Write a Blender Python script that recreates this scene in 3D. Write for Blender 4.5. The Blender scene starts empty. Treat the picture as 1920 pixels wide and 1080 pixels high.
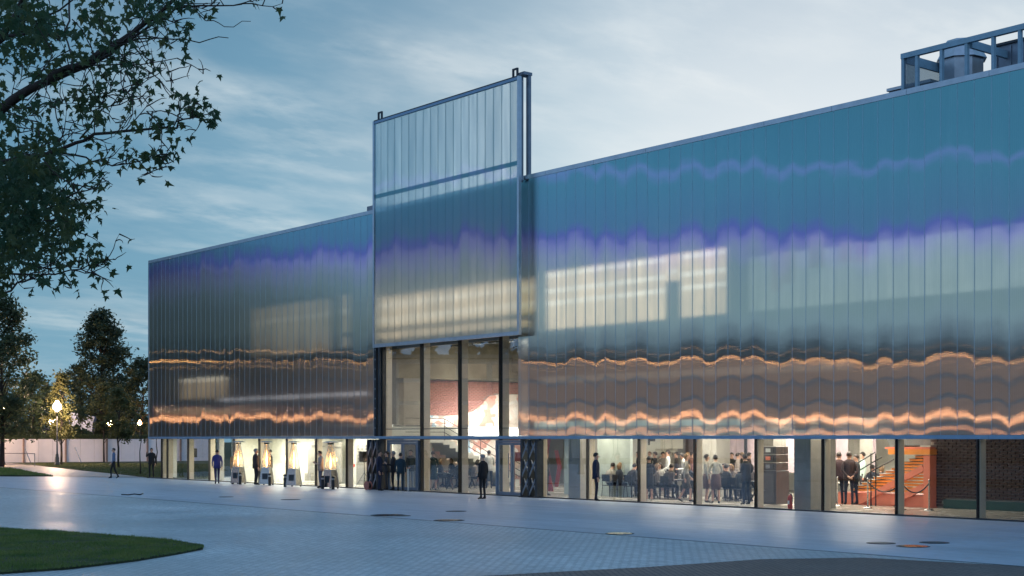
import bpy, math, random
from mathutils import Vector, Matrix, noise as mnoise
random.seed(7)
S = bpy.context.scene
COL = S.collection
R_ = math.radians
PI = math.pi

# ------------------------------------------------------------------ camera
cam_d = bpy.data.cameras.new('camera'); cam = bpy.data.objects.new('camera', cam_d); COL.objects.link(cam)
S.camera = cam
CX, CY, H, FPX = 79.0, -36.2, 2.35, 2667.0
FW = Vector((-.7782, .6280, 0)); RT = Vector((.6280, .7782, 0))
cam_d.sensor_width = 36; cam_d.lens = 36 * FPX / 1920; cam_d.shift_y = 282 / 1920
cam_d.clip_start = .5; cam_d.clip_end = 3000
cam.location = (CX, CY, H); cam.rotation_euler = (R_(90), 0, math.atan2(FW.y, FW.x) - R_(90))

def at(px, D, py=822.0):            # the point of the place seen at a given direction and depth
    t = (px - 960) / FPX
    return Vector((CX + D * (FW.x + RT.x * t), CY + D * (FW.y + RT.y * t), H - (py - 822) * D / FPX))
def gr(px, py):                     # a point on the ground
    D = FPX * H / (py - 822)
    v = at(px, D); v.z = 0
    return v
def fx(px, Y=0.0):                  # where a direction meets a plane parallel to the facade: (x, depth)
    t = (px - 960) / FPX
    D = (Y - CY) / (FW.y + RT.y * t)
    return CX + D * (FW.x + RT.x * t), D
def zz(py, D): return H - (py - 822) * D / FPX

# ------------------------------------------------------------------ view settings, world, sun
S.view_settings.view_transform = 'Standard'; S.view_settings.look = 'None'
S.view_settings.exposure = 0.0; S.view_settings.gamma = 1.0; S.view_settings.use_curve_mapping = False
S.render.engine = 'CYCLES'
S.cycles.use_denoising = True
S.cycles.max_bounces = 10; S.cycles.transparent_max_bounces = 24; S.cycles.diffuse_bounces = 3
S.cycles.glossy_bounces = 4; S.cycles.caustics_reflective = False; S.cycles.caustics_refractive = False
S.cycles.sample_clamp_indirect = 6

class NT:
    def __init__(s, tree): s.t = tree; s.n = tree.nodes; s.l = tree.links
    def new(s, typ, **kw):
        nd = s.n.new(typ)
        for k, v in kw.items():
            if k == 'inp':
                for i, val in v.items():
                    if isinstance(val, bpy.types.NodeSocket): s.l.new(val, nd.inputs[i])
                    else: nd.inputs[i].default_value = val
            else: setattr(nd, k, v)
        return nd
    def math(s, op, a, b=0.0, c=0.0, clamp=False):
        nd = s.new('ShaderNodeMath', operation=op, use_clamp=clamp, inp={0: a, 1: b, 2: c}); return nd.outputs[0]
    def vmath(s, op, a, b=(0, 0, 0), out=0):
        nd = s.new('ShaderNodeVectorMath', operation=op, inp={0: a, 1: b}); return nd.outputs[out]
    def ramp(s, fac, stops, interp='LINEAR'):
        nd = s.new('ShaderNodeValToRGB', inp={0: fac}); cr = nd.color_ramp; cr.interpolation = interp
        while len(cr.elements) > 1: cr.elements.remove(cr.elements[-1])
        cr.elements[0].position = stops[0][0]; cr.elements[0].color = (*stops[0][1], 1)
        for p, c in stops[1:]:
            e = cr.elements.new(p); e.color = (*c, 1)
        return nd.outputs[0]
    def mix(s, fac, a, b, mode='MIX'):
        nd = s.new('ShaderNodeMix', data_type='RGBA', blend_type=mode)
        for i, v in ((0, fac), (6, a), (7, b)):
            if isinstance(v, bpy.types.NodeSocket): s.l.new(v, nd.inputs[i])
            else: nd.inputs[i].default_value = v if i == 0 else (*v, 1) if len(v) == 3 else v
        return nd.outputs[2]
    def noise(s, vec, scale, detail=3, rough=.5, out=0):
        nd = s.new('ShaderNodeTexNoise', inp={'Scale': scale, 'Detail': detail, 'Roughness': rough})
        if vec is not None: s.l.new(vec, nd.inputs['Vector'])
        return nd.outputs[out]
    def maprange(s, v, a, b, c, d):
        return s.new('ShaderNodeMapRange', inp={0: v, 1: a, 2: b, 3: c, 4: d}).outputs[0]

GLOW = (FW + RT * .24); GLOW.normalize()
W = bpy.data.worlds.new('World'); S.world = W; W.use_nodes = True
w = NT(W.node_tree)
for nd in list(w.n): w.n.remove(nd)
tc = w.new('ShaderNodeTexCoord').outputs['Generated']
vdir = w.vmath('NORMALIZE', tc)
sep = w.new('ShaderNodeSeparateXYZ', inp={0: vdir})
elev = sep.outputs[2]
dg = w.vmath('DOT_PRODUCT', vdir, (GLOW.x * .975, GLOW.y * .975, 0.21), out=1)
sky = w.ramp(w.math('MULTIPLY_ADD', dg, .5, .5), [(0.0, (.36, .55, .86)), (.5, (.30, .50, .82)), (.82, (.19, .38, .60)), (.90, (.135, .325, .485)),
        (.940, (.150, .35, .51)), (.960, (.20, .42, .58)), (.974, (.29, .49, .63)), (.984, (.46, .64, .75)), (.991, (.66, .81, .89)), (.997, (.82, .92, .97)), (1.0, (.88, .97, 1.01))])
up = w.ramp(elev, [(0.0, (1.25, 1.2, 1.12)), (.05, (1.2, 1.17, 1.1)), (.16, (.98, .98, .98)), (.30, (.68, .72, .78)), (.6, (.9, .95, 1.0)), (1.0, (1.0, 1.05, 1.1))])
sky = w.mix(1.0, sky, up, 'MULTIPLY')
# soft dusk clouds, drawn out along the horizon
pl = w.vmath('DIVIDE', vdir, w.new('ShaderNodeCombineXYZ', inp={0: w.math('ADD', elev, .16), 1: w.math('ADD', elev, .16), 2: 1.0}).outputs[0])
mp = w.new('ShaderNodeMapping', inp={'Vector': pl, 'Rotation': (0, 0, R_(-38)), 'Scale': (1.0, .55, 1.0)})
cl = w.noise(mp.outputs[0], 2.1, 6, .52)
clm = w.maprange(cl, .46, .66, 0.0, 1.0)
cl2 = w.noise(mp.outputs[0], 6.5, 7, .6)
clm = w.math('MULTIPLY', clm, w.maprange(cl2, .40, .60, .15, 1.0), clamp=True)
cloudcol = w.mix(w.maprange(dg, .80, .97, 0, 1), (.36, .54, .64), (.86, .92, .94))
fade = w.maprange(elev, 0.02, .07, 0, 1)
sky = w.mix(w.math('MULTIPLY', w.math('MULTIPLY', clm, .62), fade), sky, cloudcol)
dk = w.maprange(w.noise(mp.outputs[0], 1.3, 5, .5), .5, .75, 0, .45)
dk = w.math('MULTIPLY', dk, w.maprange(dg, .90, .97, 1, 0))
sky = w.mix(w.math('MULTIPLY', dk, fade), sky, (.10, .24, .36))
nish = w.new('ShaderNodeTexSky', sky_type='NISHITA'); nish.sun_disc = False
nish.sun_elevation = R_(1.0); nish.sun_rotation = math.atan2(GLOW.x, GLOW.y)
bg1 = w.new('ShaderNodeBackground', inp={0: sky, 1: .95})
bg2 = w.new('ShaderNodeBackground', inp={0: nish.outputs[0], 1: .012})
wo = w.new('ShaderNodeOutputWorld')
w.l.new(w.new('ShaderNodeAddShader', inp={0: bg1.outputs[0], 1: bg2.outputs[0]}).outputs[0], wo.inputs[0])

sun_d = bpy.data.lights.new('sun', 'SUN'); sun = bpy.data.objects.new('sun', sun_d); COL.objects.link(sun)
sun_d.energy = .12; sun_d.angle = R_(25); sun_d.color = (1, .93, .86)
sv = Vector((GLOW.x, GLOW.y, .25)); sun.rotation_euler = sv.to_track_quat('Z', 'Y').to_euler()

# ------------------------------------------------------------------ helpers
ORG = {}
def org(o): return ORG.get(o.name, Vector((0, 0, 0))) if o else Vector((0, 0, 0))
class MB:
    def __init__(s): s.v = []; s.f = []; s.m = []
    def add(s, vs, fs, m=0):
        k = len(s.v); s.v += [tuple(v) for v in vs]; s.f += [tuple(i + k for i in f) for f in fs]; s.m += [m] * len(fs); return s
    def box(s, x0, x1, y0, y1, z0, z1, m=0):
        v = [(x0, y0, z0), (x1, y0, z0), (x1, y1, z0), (x0, y1, z0), (x0, y0, z1), (x1, y0, z1), (x1, y1, z1), (x0, y1, z1)]
        return s.add(v, [(0, 3, 2, 1), (4, 5, 6, 7), (0, 1, 5, 4), (1, 2, 6, 5), (2, 3, 7, 6), (3, 0, 4, 7)], m)
    def beam(s, p, q, wd, ht, m=0):
        p = Vector(p); q = Vector(q); d = (q - p).normalized()
        u = d.cross(Vector((0, 0, 1)))
        if u.length < 1e-3: u = Vector((1, 0, 0))
        u.normalize(); n = u.cross(d); u = u * wd / 2; n = n * ht / 2
        v = [p - u - n, p + u - n, p + u + n, p - u + n, q - u - n, q + u - n, q + u + n, q - u + n]
        return s.add(v, [(0, 3, 2, 1), (4, 5, 6, 7), (0, 1, 5, 4), (1, 2, 6, 5), (2, 3, 7, 6), (3, 0, 4, 7)][::1], m)
    def tube(s, pts, rs, n=8, m=0, cap=True):
        pts = [Vector(p) for p in pts]
        if not hasattr(rs, '__len__'): rs = [rs] * len(pts)
        vs = []; fs = []
        for i, p in enumerate(pts):
            d = (pts[min(i + 1, len(pts) - 1)] - pts[max(i - 1, 0)]).normalized()
            a = Vector((0, 0, 1)) if abs(d.z) < .9 else Vector((1, 0, 0))
            u = d.cross(a).normalized(); n2 = d.cross(u)
            for k in range(n):
                t = 2 * PI * k / n; vs.append(p + (u * math.cos(t) + n2 * math.sin(t)) * rs[i])
        for i in range(len(pts) - 1):
            for k in range(n):
                a = i * n + k; b = i * n + (k + 1) % n; fs.append((a, b, b + n, a + n))
        if cap: fs.append(tuple(range(n))[::-1]); fs.append(tuple(range((len(pts) - 1) * n, len(pts) * n)))
        return s.add(vs, fs, m)
    def lathe(s, prof, c=(0, 0, 0), n=16, m=0, rot=0, sx=1, sy=1):
        vs = []; fs = []
        for r, z in prof:
            for k in range(n):
                t = 2 * PI * k / n + rot; vs.append((c[0] + r * math.cos(t) * sx, c[1] + r * math.sin(t) * sy, c[2] + z))
        for i in range(len(prof) - 1):
            for k in range(n):
                a = i * n + k; b = i * n + (k + 1) % n; fs.append((a, b, b + n, a + n))
        fs.append(tuple(range(n))[::-1]); fs.append(tuple(range((len(prof) - 1) * n, len(prof) * n)))
        return s.add(vs, fs, m)
    def poly(s, pts, z0, z1, m=0):           # vertical prism over a ground polygon
        n = len(pts); vs = [(p[0], p[1], z0) for p in pts] + [(p[0], p[1], z1) for p in pts]
        fs = [tuple(range(n))[::-1], tuple(range(n, 2 * n))] + [(i, (i + 1) % n, (i + 1) % n + n, i + n) for i in range(n)]
        return s.add(vs, fs, m)
    def build(s, name, mats, parent=None, smooth=False, bevel=0, local=False):
        me = bpy.data.meshes.new(name)
        o0 = Vector((0, 0, 0)) if local else org(parent)
        me.from_pydata([(v[0] - o0.x, v[1] - o0.y, v[2] - o0.z) for v in s.v], [], s.f)
        if not isinstance(mats, (list, tuple)): mats = [mats]
        for mt in mats: me.materials.append(mt)
        if any(s.m): me.polygons.foreach_set('material_index', s.m)
        if smooth: me.polygons.foreach_set('use_smooth', [True] * len(me.polygons))
        me.validate(); me.update()
        o = bpy.data.objects.new(name, me); COL.objects.link(o)
        if parent: o.parent = parent; ORG[o.name] = org(parent)
        if bevel:
            b = o.modifiers.new('bevel', 'BEVEL'); b.width = bevel; b.segments = 2; b.limit_method = 'ANGLE'
        return o
def share(name, me, parent=None, loc=(0, 0, 0), rot=(0, 0, 0), scale=None):
    o = bpy.data.objects.new(name, me); COL.objects.link(o)
    if parent: o.parent = parent; o.location = Vector(loc) - org(parent)
    else: o.location = loc
    o.rotation_euler = rot
    if scale: o.scale = scale
    return o
def tag(o, label=None, cat=None, group=None, kind=None):
    if label: o['label'] = label
    if cat: o['category'] = cat
    if group: o['group'] = group
    if kind: o['kind'] = kind
    return o
def thing(name, label, cat, loc=(0, 0, 0), rz=0, group=None):
    o = bpy.data.objects.new(name, None); COL.objects.link(o); o.location = loc; o.rotation_euler = (0, 0, rz)
    o.empty_display_size = .3
    ORG[o.name] = Vector(loc) if rz == 0 else Vector((0, 0, 0))
    return tag(o, label, cat, group)
def copy_tree(o, parent=None):
    c = o.copy(); COL.objects.link(c)
    if parent: c.parent = parent
    for ch in list(o.children): copy_tree(ch, c)
    return c
def struct(name, mb, mat, **k): return tag(mb.build(name, mat, **k), kind='structure')

# ------------------------------------------------------------------ materials
def newmat(name):
    m = bpy.data.materials.new(name); m.use_nodes = True
    t = NT(m.node_tree)
    for nd in list(t.n): t.n.remove(nd)
    out = t.new('ShaderNodeOutputMaterial')
    return m, t, out
def pbr(name, col, rough=.6, metal=0, var=.12, scale=3.0, bump=0, bscale=40, emit=None, estr=0, spec=.5, rvar=0, stretch=None):
    m, t, out = newmat(name)
    pos = t.new('ShaderNodeTexCoord').outputs['Object']
    if stretch: pos = t.new('ShaderNodeMapping', inp={'Vector': pos, 'Scale': stretch}).outputs[0]
    nz = t.noise(pos, scale, 5, .6)
    k = t.maprange(nz, .3, .7, 1 - var, 1 + var)
    c = t.mix(1.0, (*col, 1), t.new('ShaderNodeCombineColor', inp={0: k, 1: k, 2: k}).outputs[0], 'MULTIPLY')
    p = t.new('ShaderNodeBsdfPrincipled', inp={'Base Color': c, 'Roughness': rough, 'Metallic': metal, 'Specular IOR Level': spec})
    if rvar: t.l.new(t.maprange(nz, .3, .7, max(0, rough - rvar), rough + rvar), p.inputs['Roughness'])
    if emit: p.inputs['Emission Color'].default_value = (*emit, 1); p.inputs['Emission Strength'].default_value = estr
    if bump:
        b = t.new('ShaderNodeBump', inp={'Strength': 1.0, 'Distance': bump, 'Height': t.noise(pos, bscale, 4)})
        t.l.new(b.outputs[0], p.inputs['Normal'])
    t.l.new(p.outputs[0], out.inputs[0]); return m
def emis(name, col, strength):
    m, t, out = newmat(name)
    e = t.new('ShaderNodeEmission', inp={0: (*col, 1), 1: strength}); t.l.new(e.outputs[0], out.inputs[0]); return m

M = {}
M['concrete'] = pbr('raw_concrete', (.30, .29, .26), .8, var=.18, scale=1.2, bump=.004, bscale=18)
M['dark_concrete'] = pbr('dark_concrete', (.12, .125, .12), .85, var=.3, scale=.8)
M['white_wall'] = pbr('white_wall', (.74, .74, .68), .6, var=.04)
M['cream_wall'] = pbr('cream_wall', (.70, .70, .60), .6, var=.04)
M['steel_blue'] = pbr('grey_painted_steel', (.20, .24, .29), .4, .4, var=.15)
M['dark_steel'] = pbr('dark_painted_steel', (.035, .045, .055), .45, .3, var=.3)
M['alu'] = pbr('aluminium_trim', (.42, .50, .56), .32, .85, var=.1)
M['beam_blue'] = pbr('blue_grey_beam', (.20, .33, .46), .45, .2, var=.08)
M['mullion'] = pbr('warm_grey_mullion', (.64, .55, .41), .35, .25, var=.06)
M['black'] = pbr('black_plastic', (.012, .012, .013), .4, var=.2)
M['chrome'] = pbr('brushed_steel', (.55, .55, .54), .25, .95, var=.1, stretch=(1, 1, 12))
M['heater_steel'] = pbr('heater_steel', (.42, .40, .38), .24, .95, var=.15, stretch=(1, 1, 8))
M['red'] = pbr('red_paint', (.55, .06, .04), .4)
M['brick'] = pbr('clay_brick', (.05, .028, .025), .75, var=.45, scale=2.5, bump=.003)
M['mortar'] = pbr('mortar', (.34, .32, .28), .9)
M['green_tile'] = pbr('dark_green_base', (.02, .07, .065), .35)
M['bark'] = pbr('bark', (.045, .036, .03), .9, var=.3, scale=9, bump=.01, bscale=30, stretch=(1, 1, .3))
M['skin'] = pbr('skin', (.52, .30, .21), .5, var=.05)
M['hair'] = pbr('dark_hair', (.022, .014, .01), .5, var=.3, scale=30)
M['hair_grey'] = pbr('grey_hair', (.22, .21, .20), .5, var=.3, scale=30)
M['hair_fair'] = pbr('fair_hair', (.22, .13, .06), .5, var=.3, scale=30)
M['orange'] = pbr('orange_paint', (.92, .33, .06), .45, var=.06)
M['salmon'] = pbr('red_orange_paint', (.80, .24, .15), .45, var=.06)
M['lamp_glow'] = emis('lamp_glow', (1.0, .50, .20), 34)
M['lamp_low'] = emis('lamp_low_glow', (1.0, .50, .24), 15)
M['lamp_white'] = emis('lamp_white_glow', (1.0, .66, .44), 620)
M['lamp_near'] = emis('lamp_near_glow', (1.0, .50, .14), 420)
M['tube_light'] = emis('tube_light', (1.0, .93, .78), 1.6)
M['flame'] = emis('gas_flame', (1.0, .62, .28), 14)
M['ceiling_light'] = emis('ceiling_light', (1.0, .93, .8), 4.0)

def cloth(name, col, rough=.85): return pbr(name, col, rough, var=.15, scale=14, bump=.004, bscale=10)

def glass(name, tint=(.97, .98, .98), base=.0, k=.22):
    m, t, out = newmat(name)
    tr = t.new('ShaderNodeBsdfTransparent', inp={0: (*tint, 1)})
    gl = t.new('ShaderNodeBsdfGlossy', inp={0: (.95, .97, 1, 1), 1: .01})
    fr = t.new('ShaderNodeFresnel', inp={0: 1.5})
    f = t.math('MULTIPLY_ADD', fr.outputs[0], k, base, clamp=True)
    mx = t.new('ShaderNodeMixShader', inp={0: f, 1: tr.outputs[0], 2: gl.outputs[0]})
    t.l.new(mx.outputs[0], out.inputs[0]); return m
M['glass'] = glass('window_glass')
M['heater_glass'] = glass('heater_glass', (1, .9, .75), .08)

# multiwall polycarbonate: translucent, fluted, with reflected sky bands painted into the gloss tint
def poly_mat(name, trans, gloss, seed=0.0, pitch=.56, scat=.27, dfk=.55, tlc=(.55, .60, .62, 1), gbase=.42):
    m, t, out = newmat(name)
    geo = t.new('ShaderNodeNewGeometry')
    pos = geo.outputs['Position']; sp = t.new('ShaderNodeSeparateXYZ', inp={0: pos})
    X, Z = sp.outputs[0], sp.outputs[2]
    u = t.math('DIVIDE', t.math('ADD', X, seed), pitch)
    k = t.math('FLOOR', u); fr = t.math('FRACT', u)
    def rnd(a, off):
        wn = t.new('ShaderNodeTexWhiteNoise', noise_dimensions='1D'); t.l.new(t.math('ADD', a, off), wn.inputs['W']); return wn.outputs['Value']
    # sheets are pinned at the clips: slope changes kink at every joint
    a = rnd(k, .5); b = rnd(t.math('ADD', k, 1.0), .5)
    kink = t.math('SUBTRACT', t.math('ADD', t.math('MULTIPLY', a, t.math('SUBTRACT', 1.0, fr)), t.math('MULTIPLY', b, fr)), .5)
    bow = t.math('MULTIPLY', t.math('MULTIPLY', fr, t.math('SUBTRACT', 1.0, fr)), t.math('SUBTRACT', rnd(k, 7.3), .5))
    lv = t.new('ShaderNodeCombineXYZ', inp={0: t.math('MULTIPLY', X, .09), 1: seed, 2: t.math('MULTIPLY', Z, .32)}).outputs[0]
    low = t.math('SUBTRACT', t.noise(lv, 1.0, 3, .5), .5)
    zz_ = t.new('ShaderNodeCombineXYZ', inp={0: t.math('MULTIPLY', X, .5), 1: 3.0, 2: t.math('MULTIPLY', Z, 1.9)}).outputs[0]
    fine = t.math('SUBTRACT', t.noise(zz_, 1.0, 2, .5), .5)
    amp = t.maprange(Z, 3.0, 11.0, .0075, .0062)
    dz = t.math('ADD', t.math('MULTIPLY', t.math('ADD', kink, t.math('MULTIPLY', bow, 2.2)), amp),
                t.math('ADD', t.math('ADD', t.math('MULTIPLY', low, .008), t.math('MULTIPLY', t.math('SUBTRACT', rnd(k, 11.7), .5), .0017)), t.math('MULTIPLY', fine, .007)))
    nrm = t.vmath('NORMALIZE', t.vmath('ADD', geo.outputs['Normal'], t.new('ShaderNodeCombineXYZ', inp={2: dz}).outputs[0]))
    # reflected direction -> painted bands of mirrored sky, warm low, violet, teal above
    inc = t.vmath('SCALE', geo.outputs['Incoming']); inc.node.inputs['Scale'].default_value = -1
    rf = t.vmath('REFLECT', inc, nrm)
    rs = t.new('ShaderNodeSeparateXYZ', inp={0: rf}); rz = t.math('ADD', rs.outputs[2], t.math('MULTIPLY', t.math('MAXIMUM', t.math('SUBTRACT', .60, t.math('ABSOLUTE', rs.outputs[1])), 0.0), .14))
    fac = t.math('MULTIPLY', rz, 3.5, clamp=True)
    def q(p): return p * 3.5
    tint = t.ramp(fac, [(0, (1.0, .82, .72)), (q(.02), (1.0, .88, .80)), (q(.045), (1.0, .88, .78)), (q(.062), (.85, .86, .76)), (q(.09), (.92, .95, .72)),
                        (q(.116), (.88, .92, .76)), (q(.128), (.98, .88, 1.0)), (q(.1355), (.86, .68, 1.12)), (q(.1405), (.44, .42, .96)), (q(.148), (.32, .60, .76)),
                        (q(.178), (.32, .76, .82)), (q(.184), (.62, .82, 1.15)), (q(.189), (.30, .76, .82)), (q(.235), (.28, .74, .80)), (1.0, (.28, .72, .78))])  # the thin bright stop is a painted line of reflected light
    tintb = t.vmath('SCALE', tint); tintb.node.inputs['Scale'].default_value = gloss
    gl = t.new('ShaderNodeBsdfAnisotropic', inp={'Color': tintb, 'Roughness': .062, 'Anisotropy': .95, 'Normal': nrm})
    tg = t.new('ShaderNodeCombineXYZ', inp={0: 0.0, 1: 0.0, 2: 1.0}); t.l.new(tg.outputs[0], gl.inputs['Tangent'])
    # less clear band at the clip overlap and fine flutes
    e = t.math('ABSOLUTE', t.math('SUBTRACT', fr, .5))
    edge = t.maprange(e, .34, .5, 0.0, 1.0)
    flute = t.new('ShaderNodeTexWave', wave_type='BANDS', bands_direction='X', inp={'Vector': pos, 'Scale': 5.3, 'Distortion': 0.0}).outputs['Fac']
    pan = t.math('MULTIPLY_ADD', rnd(k, 3.1), .16, .92)
    tr_l = t.math('MULTIPLY', t.math('MULTIPLY', t.maprange(edge, 0, 1, 1.0, .90), pan), t.math('MULTIPLY_ADD', flute, .10, .90))
    tcol = t.vmath('SCALE', (0.97, .975, .96)); t.l.new(t.math('MULTIPLY', tr_l, trans), tcol.node.inputs['Scale'])
    tr = t.new('ShaderNodeBsdfRefraction', inp={'Color': tcol, 'Roughness': .33, 'IOR': 1.25})
    tl = t.new('ShaderNodeBsdfTranslucent', inp={0: tlc})
    df = t.new('ShaderNodeBsdfDiffuse', inp={0: (.34, .37, .38, 1)})
    sc = t.new('ShaderNodeMixShader', inp={0: dfk, 1: tl.outputs[0], 2: df.outputs[0]})
    dst = t.noise(t.new('ShaderNodeCombineXYZ', inp={0: t.math('MULTIPLY', X, 3.5), 1: 9.0, 2: t.math('MULTIPLY', Z, .25)}).outputs[0], 1.0, 5, .65)
    sc_f = t.math('MULTIPLY', t.maprange(dst, .3, .7, .55, 1.55), scat)
    body = t.new('ShaderNodeMixShader', inp={0: sc_f, 1: tr.outputs[0], 2: sc.outputs[0]})
    back = geo.outputs['Backfacing']
    fres = t.new('ShaderNodeFresnel', inp={0: 1.6})
    gf = t.math('MULTIPLY', t.math('MULTIPLY_ADD', fres.outputs[0], .9, gbase, clamp=True), t.math('SUBTRACT', 1.0, back))
    mx = t.new('ShaderNodeMixShader', inp={0: gf, 1: body.outputs[0], 2: gl.outputs[0]})
    t.l.new(mx.outputs[0], out.inputs[0]); return m
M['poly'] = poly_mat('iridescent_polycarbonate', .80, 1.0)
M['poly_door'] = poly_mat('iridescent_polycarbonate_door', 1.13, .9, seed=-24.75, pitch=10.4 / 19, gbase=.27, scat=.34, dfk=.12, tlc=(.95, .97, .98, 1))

# ground materials
def concrete_floor():
    m, t, out = newmat('polished_plaza_concrete')
    pos = t.new('ShaderNodeNewGeometry').outputs['Position']
    n1 = t.noise(pos, .35, 6, .6); n2 = t.noise(pos, 3.0, 6, .65)
    c = t.ramp(n1, [(.3, (.38, .43, .50)), (.7, (.48, .53, .61))])
    c = t.mix(t.maprange(n2, .4, .75, 0, .35), c, (.20, .21, .22))
    c = t.mix(t.maprange(t.noise(t.new('ShaderNodeMapping', inp={'Vector': pos, 'Scale': (.12, .5, 1)}).outputs[0], 1.0, 5, .7), .48, .68, 0, .5), c, (.24, .27, .32))
    sp_ = t.new('ShaderNodeSeparateXYZ', inp={0: pos})
    jx = t.math('LESS_THAN', t.math('ABSOLUTE', t.math('SUBTRACT', t.math('FRACT', t.math('DIVIDE', sp_.outputs[0], 5.6)), .5)), .0016)
    jy = t.math('LESS_THAN', t.math('ABSOLUTE', t.math('SUBTRACT', t.math('FRACT', t.math('DIVIDE', sp_.outputs[1], 4.15)), .5)), .003)
    c = t.mix(t.math('MULTIPLY', t.math('MAXIMUM', jx, jy), .5), c, (.12, .13, .15))
    st = t.new('ShaderNodeMapping', inp={'Vector': pos, 'Scale': (.15, 1.2, 1)}).outputs[0]
    r = t.math('ADD', t.maprange(n1, .3, .7, .33, .46), t.maprange(t.noise(st, 2.0, 5), .3, .7, -.05, .07))
    b = t.new('ShaderNodeBump', inp={'Strength': .6, 'Distance': .004, 'Height': t.noise(pos, 1.6, 3)})
    p = t.new('ShaderNodeBsdfPrincipled', inp={'Base Color': c, 'Roughness': r, 'Specular IOR Level': .6, 'Normal': b.outputs[0]})
    t.l.new(p.outputs[0], out.inputs[0]); return m
def paver_mat(name, c1, c2, mort, bw, bh, rough=.45, rot=0, bd=.012):
    m, t, out = newmat(name)
    pos = t.new('ShaderNodeNewGeometry').outputs['Position']
    mp = t.new('ShaderNodeMapping', inp={'Vector': pos, 'Rotation': (0, 0, rot)}).outputs[0]
    wob = t.vmath('ADD', mp, t.vmath('MULTIPLY', t.noise(pos, 3.0, 2, out=1), (.05, .05, 0)))
    br = t.new('ShaderNodeTexBrick', inp={'Vector': wob, 'Color1': (*c1, 1), 'Color2': (*c2, 1), 'Mortar': (*mort, 1), 'Scale': 1.0, 'Mortar Size': .012,
               'Mortar Smooth': .3, 'Bias': 0.0, 'Brick Width': bw, 'Row Height': bh})
    n = t.noise(pos, .25, 5, .6)
    c = t.mix(1.0, br.outputs[0], t.ramp(n, [(.3, (.72, .74, .78)), (.7, (1.15, 1.12, 1.1))]), 'MULTIPLY')
    c = t.mix(t.maprange(t.noise(pos, 1.1, 6, .7), .55, .8, 0, .6), c, tuple(x * .45 for x in c1))
    fl = t.noise(t.new('ShaderNodeMapping', inp={'Vector': mp, 'Scale': (2.2, 5.0, 1)}).outputs[0], 1.0, 6, .75)
    c = t.mix(t.maprange(fl, .58, .66, 0, .6), c, tuple(x * .3 for x in c1))
    c = t.mix(t.maprange(t.noise(pos, .09, 3, .5), .45, .62, 0, .45), c, tuple(x * .55 for x in c1))
    hgt = t.math('ADD', t.math('MULTIPLY', br.outputs['Fac'], -1.0), t.math('MULTIPLY', t.noise(pos, 7.0, 4), .9))
    b = t.new('ShaderNodeBump', inp={'Strength': 1.0, 'Distance': bd, 'Height': hgt})
    r = t.maprange(n, .3, .7, rough - .08, rough + .12)
    p = t.new('ShaderNodeBsdfPrincipled', inp={'Base Color': c, 'Roughness': r, 'Normal': b.outputs[0], 'Specular IOR Level': .6})
    t.l.new(p.outputs[0], out.inputs[0]); return m
M['plaza'] = concrete_floor()
M['pavers'] = paver_mat('grey_stone_pavers', (.48, .55, .58), (.68, .74, .76), (.10, .13, .15), .24, .12, .38, bd=.03)
M['setts'] = paver_mat('brown_setts', (.17, .115, .095), (.24, .17, .14), (.05, .04, .036), .22, .11, .6, rot=R_(35))
M['soil'] = pbr('lawn_soil', (.035, .045, .018), .95, var=.4, scale=1.5, bump=.03, bscale=6)
M['lawn'] = pbr('mown_lawn', (.055, .060, .022), .95, var=.45, scale=.6, bump=.03, bscale=14)
M['path'] = pbr('pale_path', (.34, .30, .28), .5, var=.12)
M['earth'] = pbr('brown_earth', (.14, .075, .05), .9, var=.3, bump=.05, bscale=3)
M['inner_floor'] = pbr('polished_floor', (.40, .38, .33), .25, var=.12, scale=.8, rvar=.06)
def leafmat(name, a, b, trans=.35, scale=.8):
    m, t, out = newmat(name)
    pos = t.new('ShaderNodeNewGeometry').outputs['Position']
    oi = t.new('ShaderNodeObjectInfo').outputs['Random']
    n = t.math('ADD', t.noise(pos, scale, 3), t.math('MULTIPLY', t.math('SUBTRACT', oi, .5), .25))
    c = t.ramp(n, [(.3, a), (.7, b)])
    d = t.new('ShaderNodeBsdfPrincipled', inp={'Base Color': c, 'Roughness': .55, 'Specular IOR Level': .35})
    tl = t.new('ShaderNodeBsdfTranslucent', inp={0: c})
    mx = t.new('ShaderNodeMixShader', inp={0: trans, 1: d.outputs[0], 2: tl.outputs[0]})
    t.l.new(mx.outputs[0], out.inputs[0]); return m
M['maple'] = leafmat('maple_leaf', (.040, .10, .055), (.11, .13, .04), .5, 2.5)
M['leaf_dark'] = leafmat('dark_leaf', (.04, .065, .04), (.085, .11, .05))
M['leaf_mid'] = leafmat('mid_leaf', (.06, .085, .035), (.12, .14, .05))
M['leaf_light'] = leafmat('young_leaf', (.07, .085, .03), (.13, .13, .05))
M['grass'] = leafmat('grass_blade', (.06, .15, .03), (.19, .24, .06), .3, 1.2)

# ================================================================== SETTING
b = MB().poly([(-700, -500), (700, -500), (700, 900), (-700, 900)], -.4, -.03)
struct('ground', b, M['lawn'])
b = MB().poly([(-6, -80), (59.0, -80), (59.0, -27), (58.2, -25), (59.6, -22.2), (60.3, -18), (60.5, -15), (61.5, -13.2), (64, -12.56), (-14, -12.56), (-30, -20)], -.03, 0)
struct('paving', b, M['pavers'])
b = MB().poly([(59.0, -80), (150, -80), (150, -12.56), (64, -12.56), (61.5, -13.2), (60.5, -15), (60.3, -18), (59.6, -22.2), (58.2, -25), (59.0, -27)], -.03, -.002)
struct('sett_paving', b, M['setts'])
p_l = [gr(-160, 893), gr(100, 893.5), gr(275, 895.5)]
b = MB().poly([(-14, -12.44), (150, -12.44), (150, -.14), (-1.2, -.14), (-2.6, .6), (p_l[2].x, p_l[2].y), (p_l[1].x, p_l[1].y), (p_l[0].x, p_l[0].y)], -.03, .004)
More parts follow.
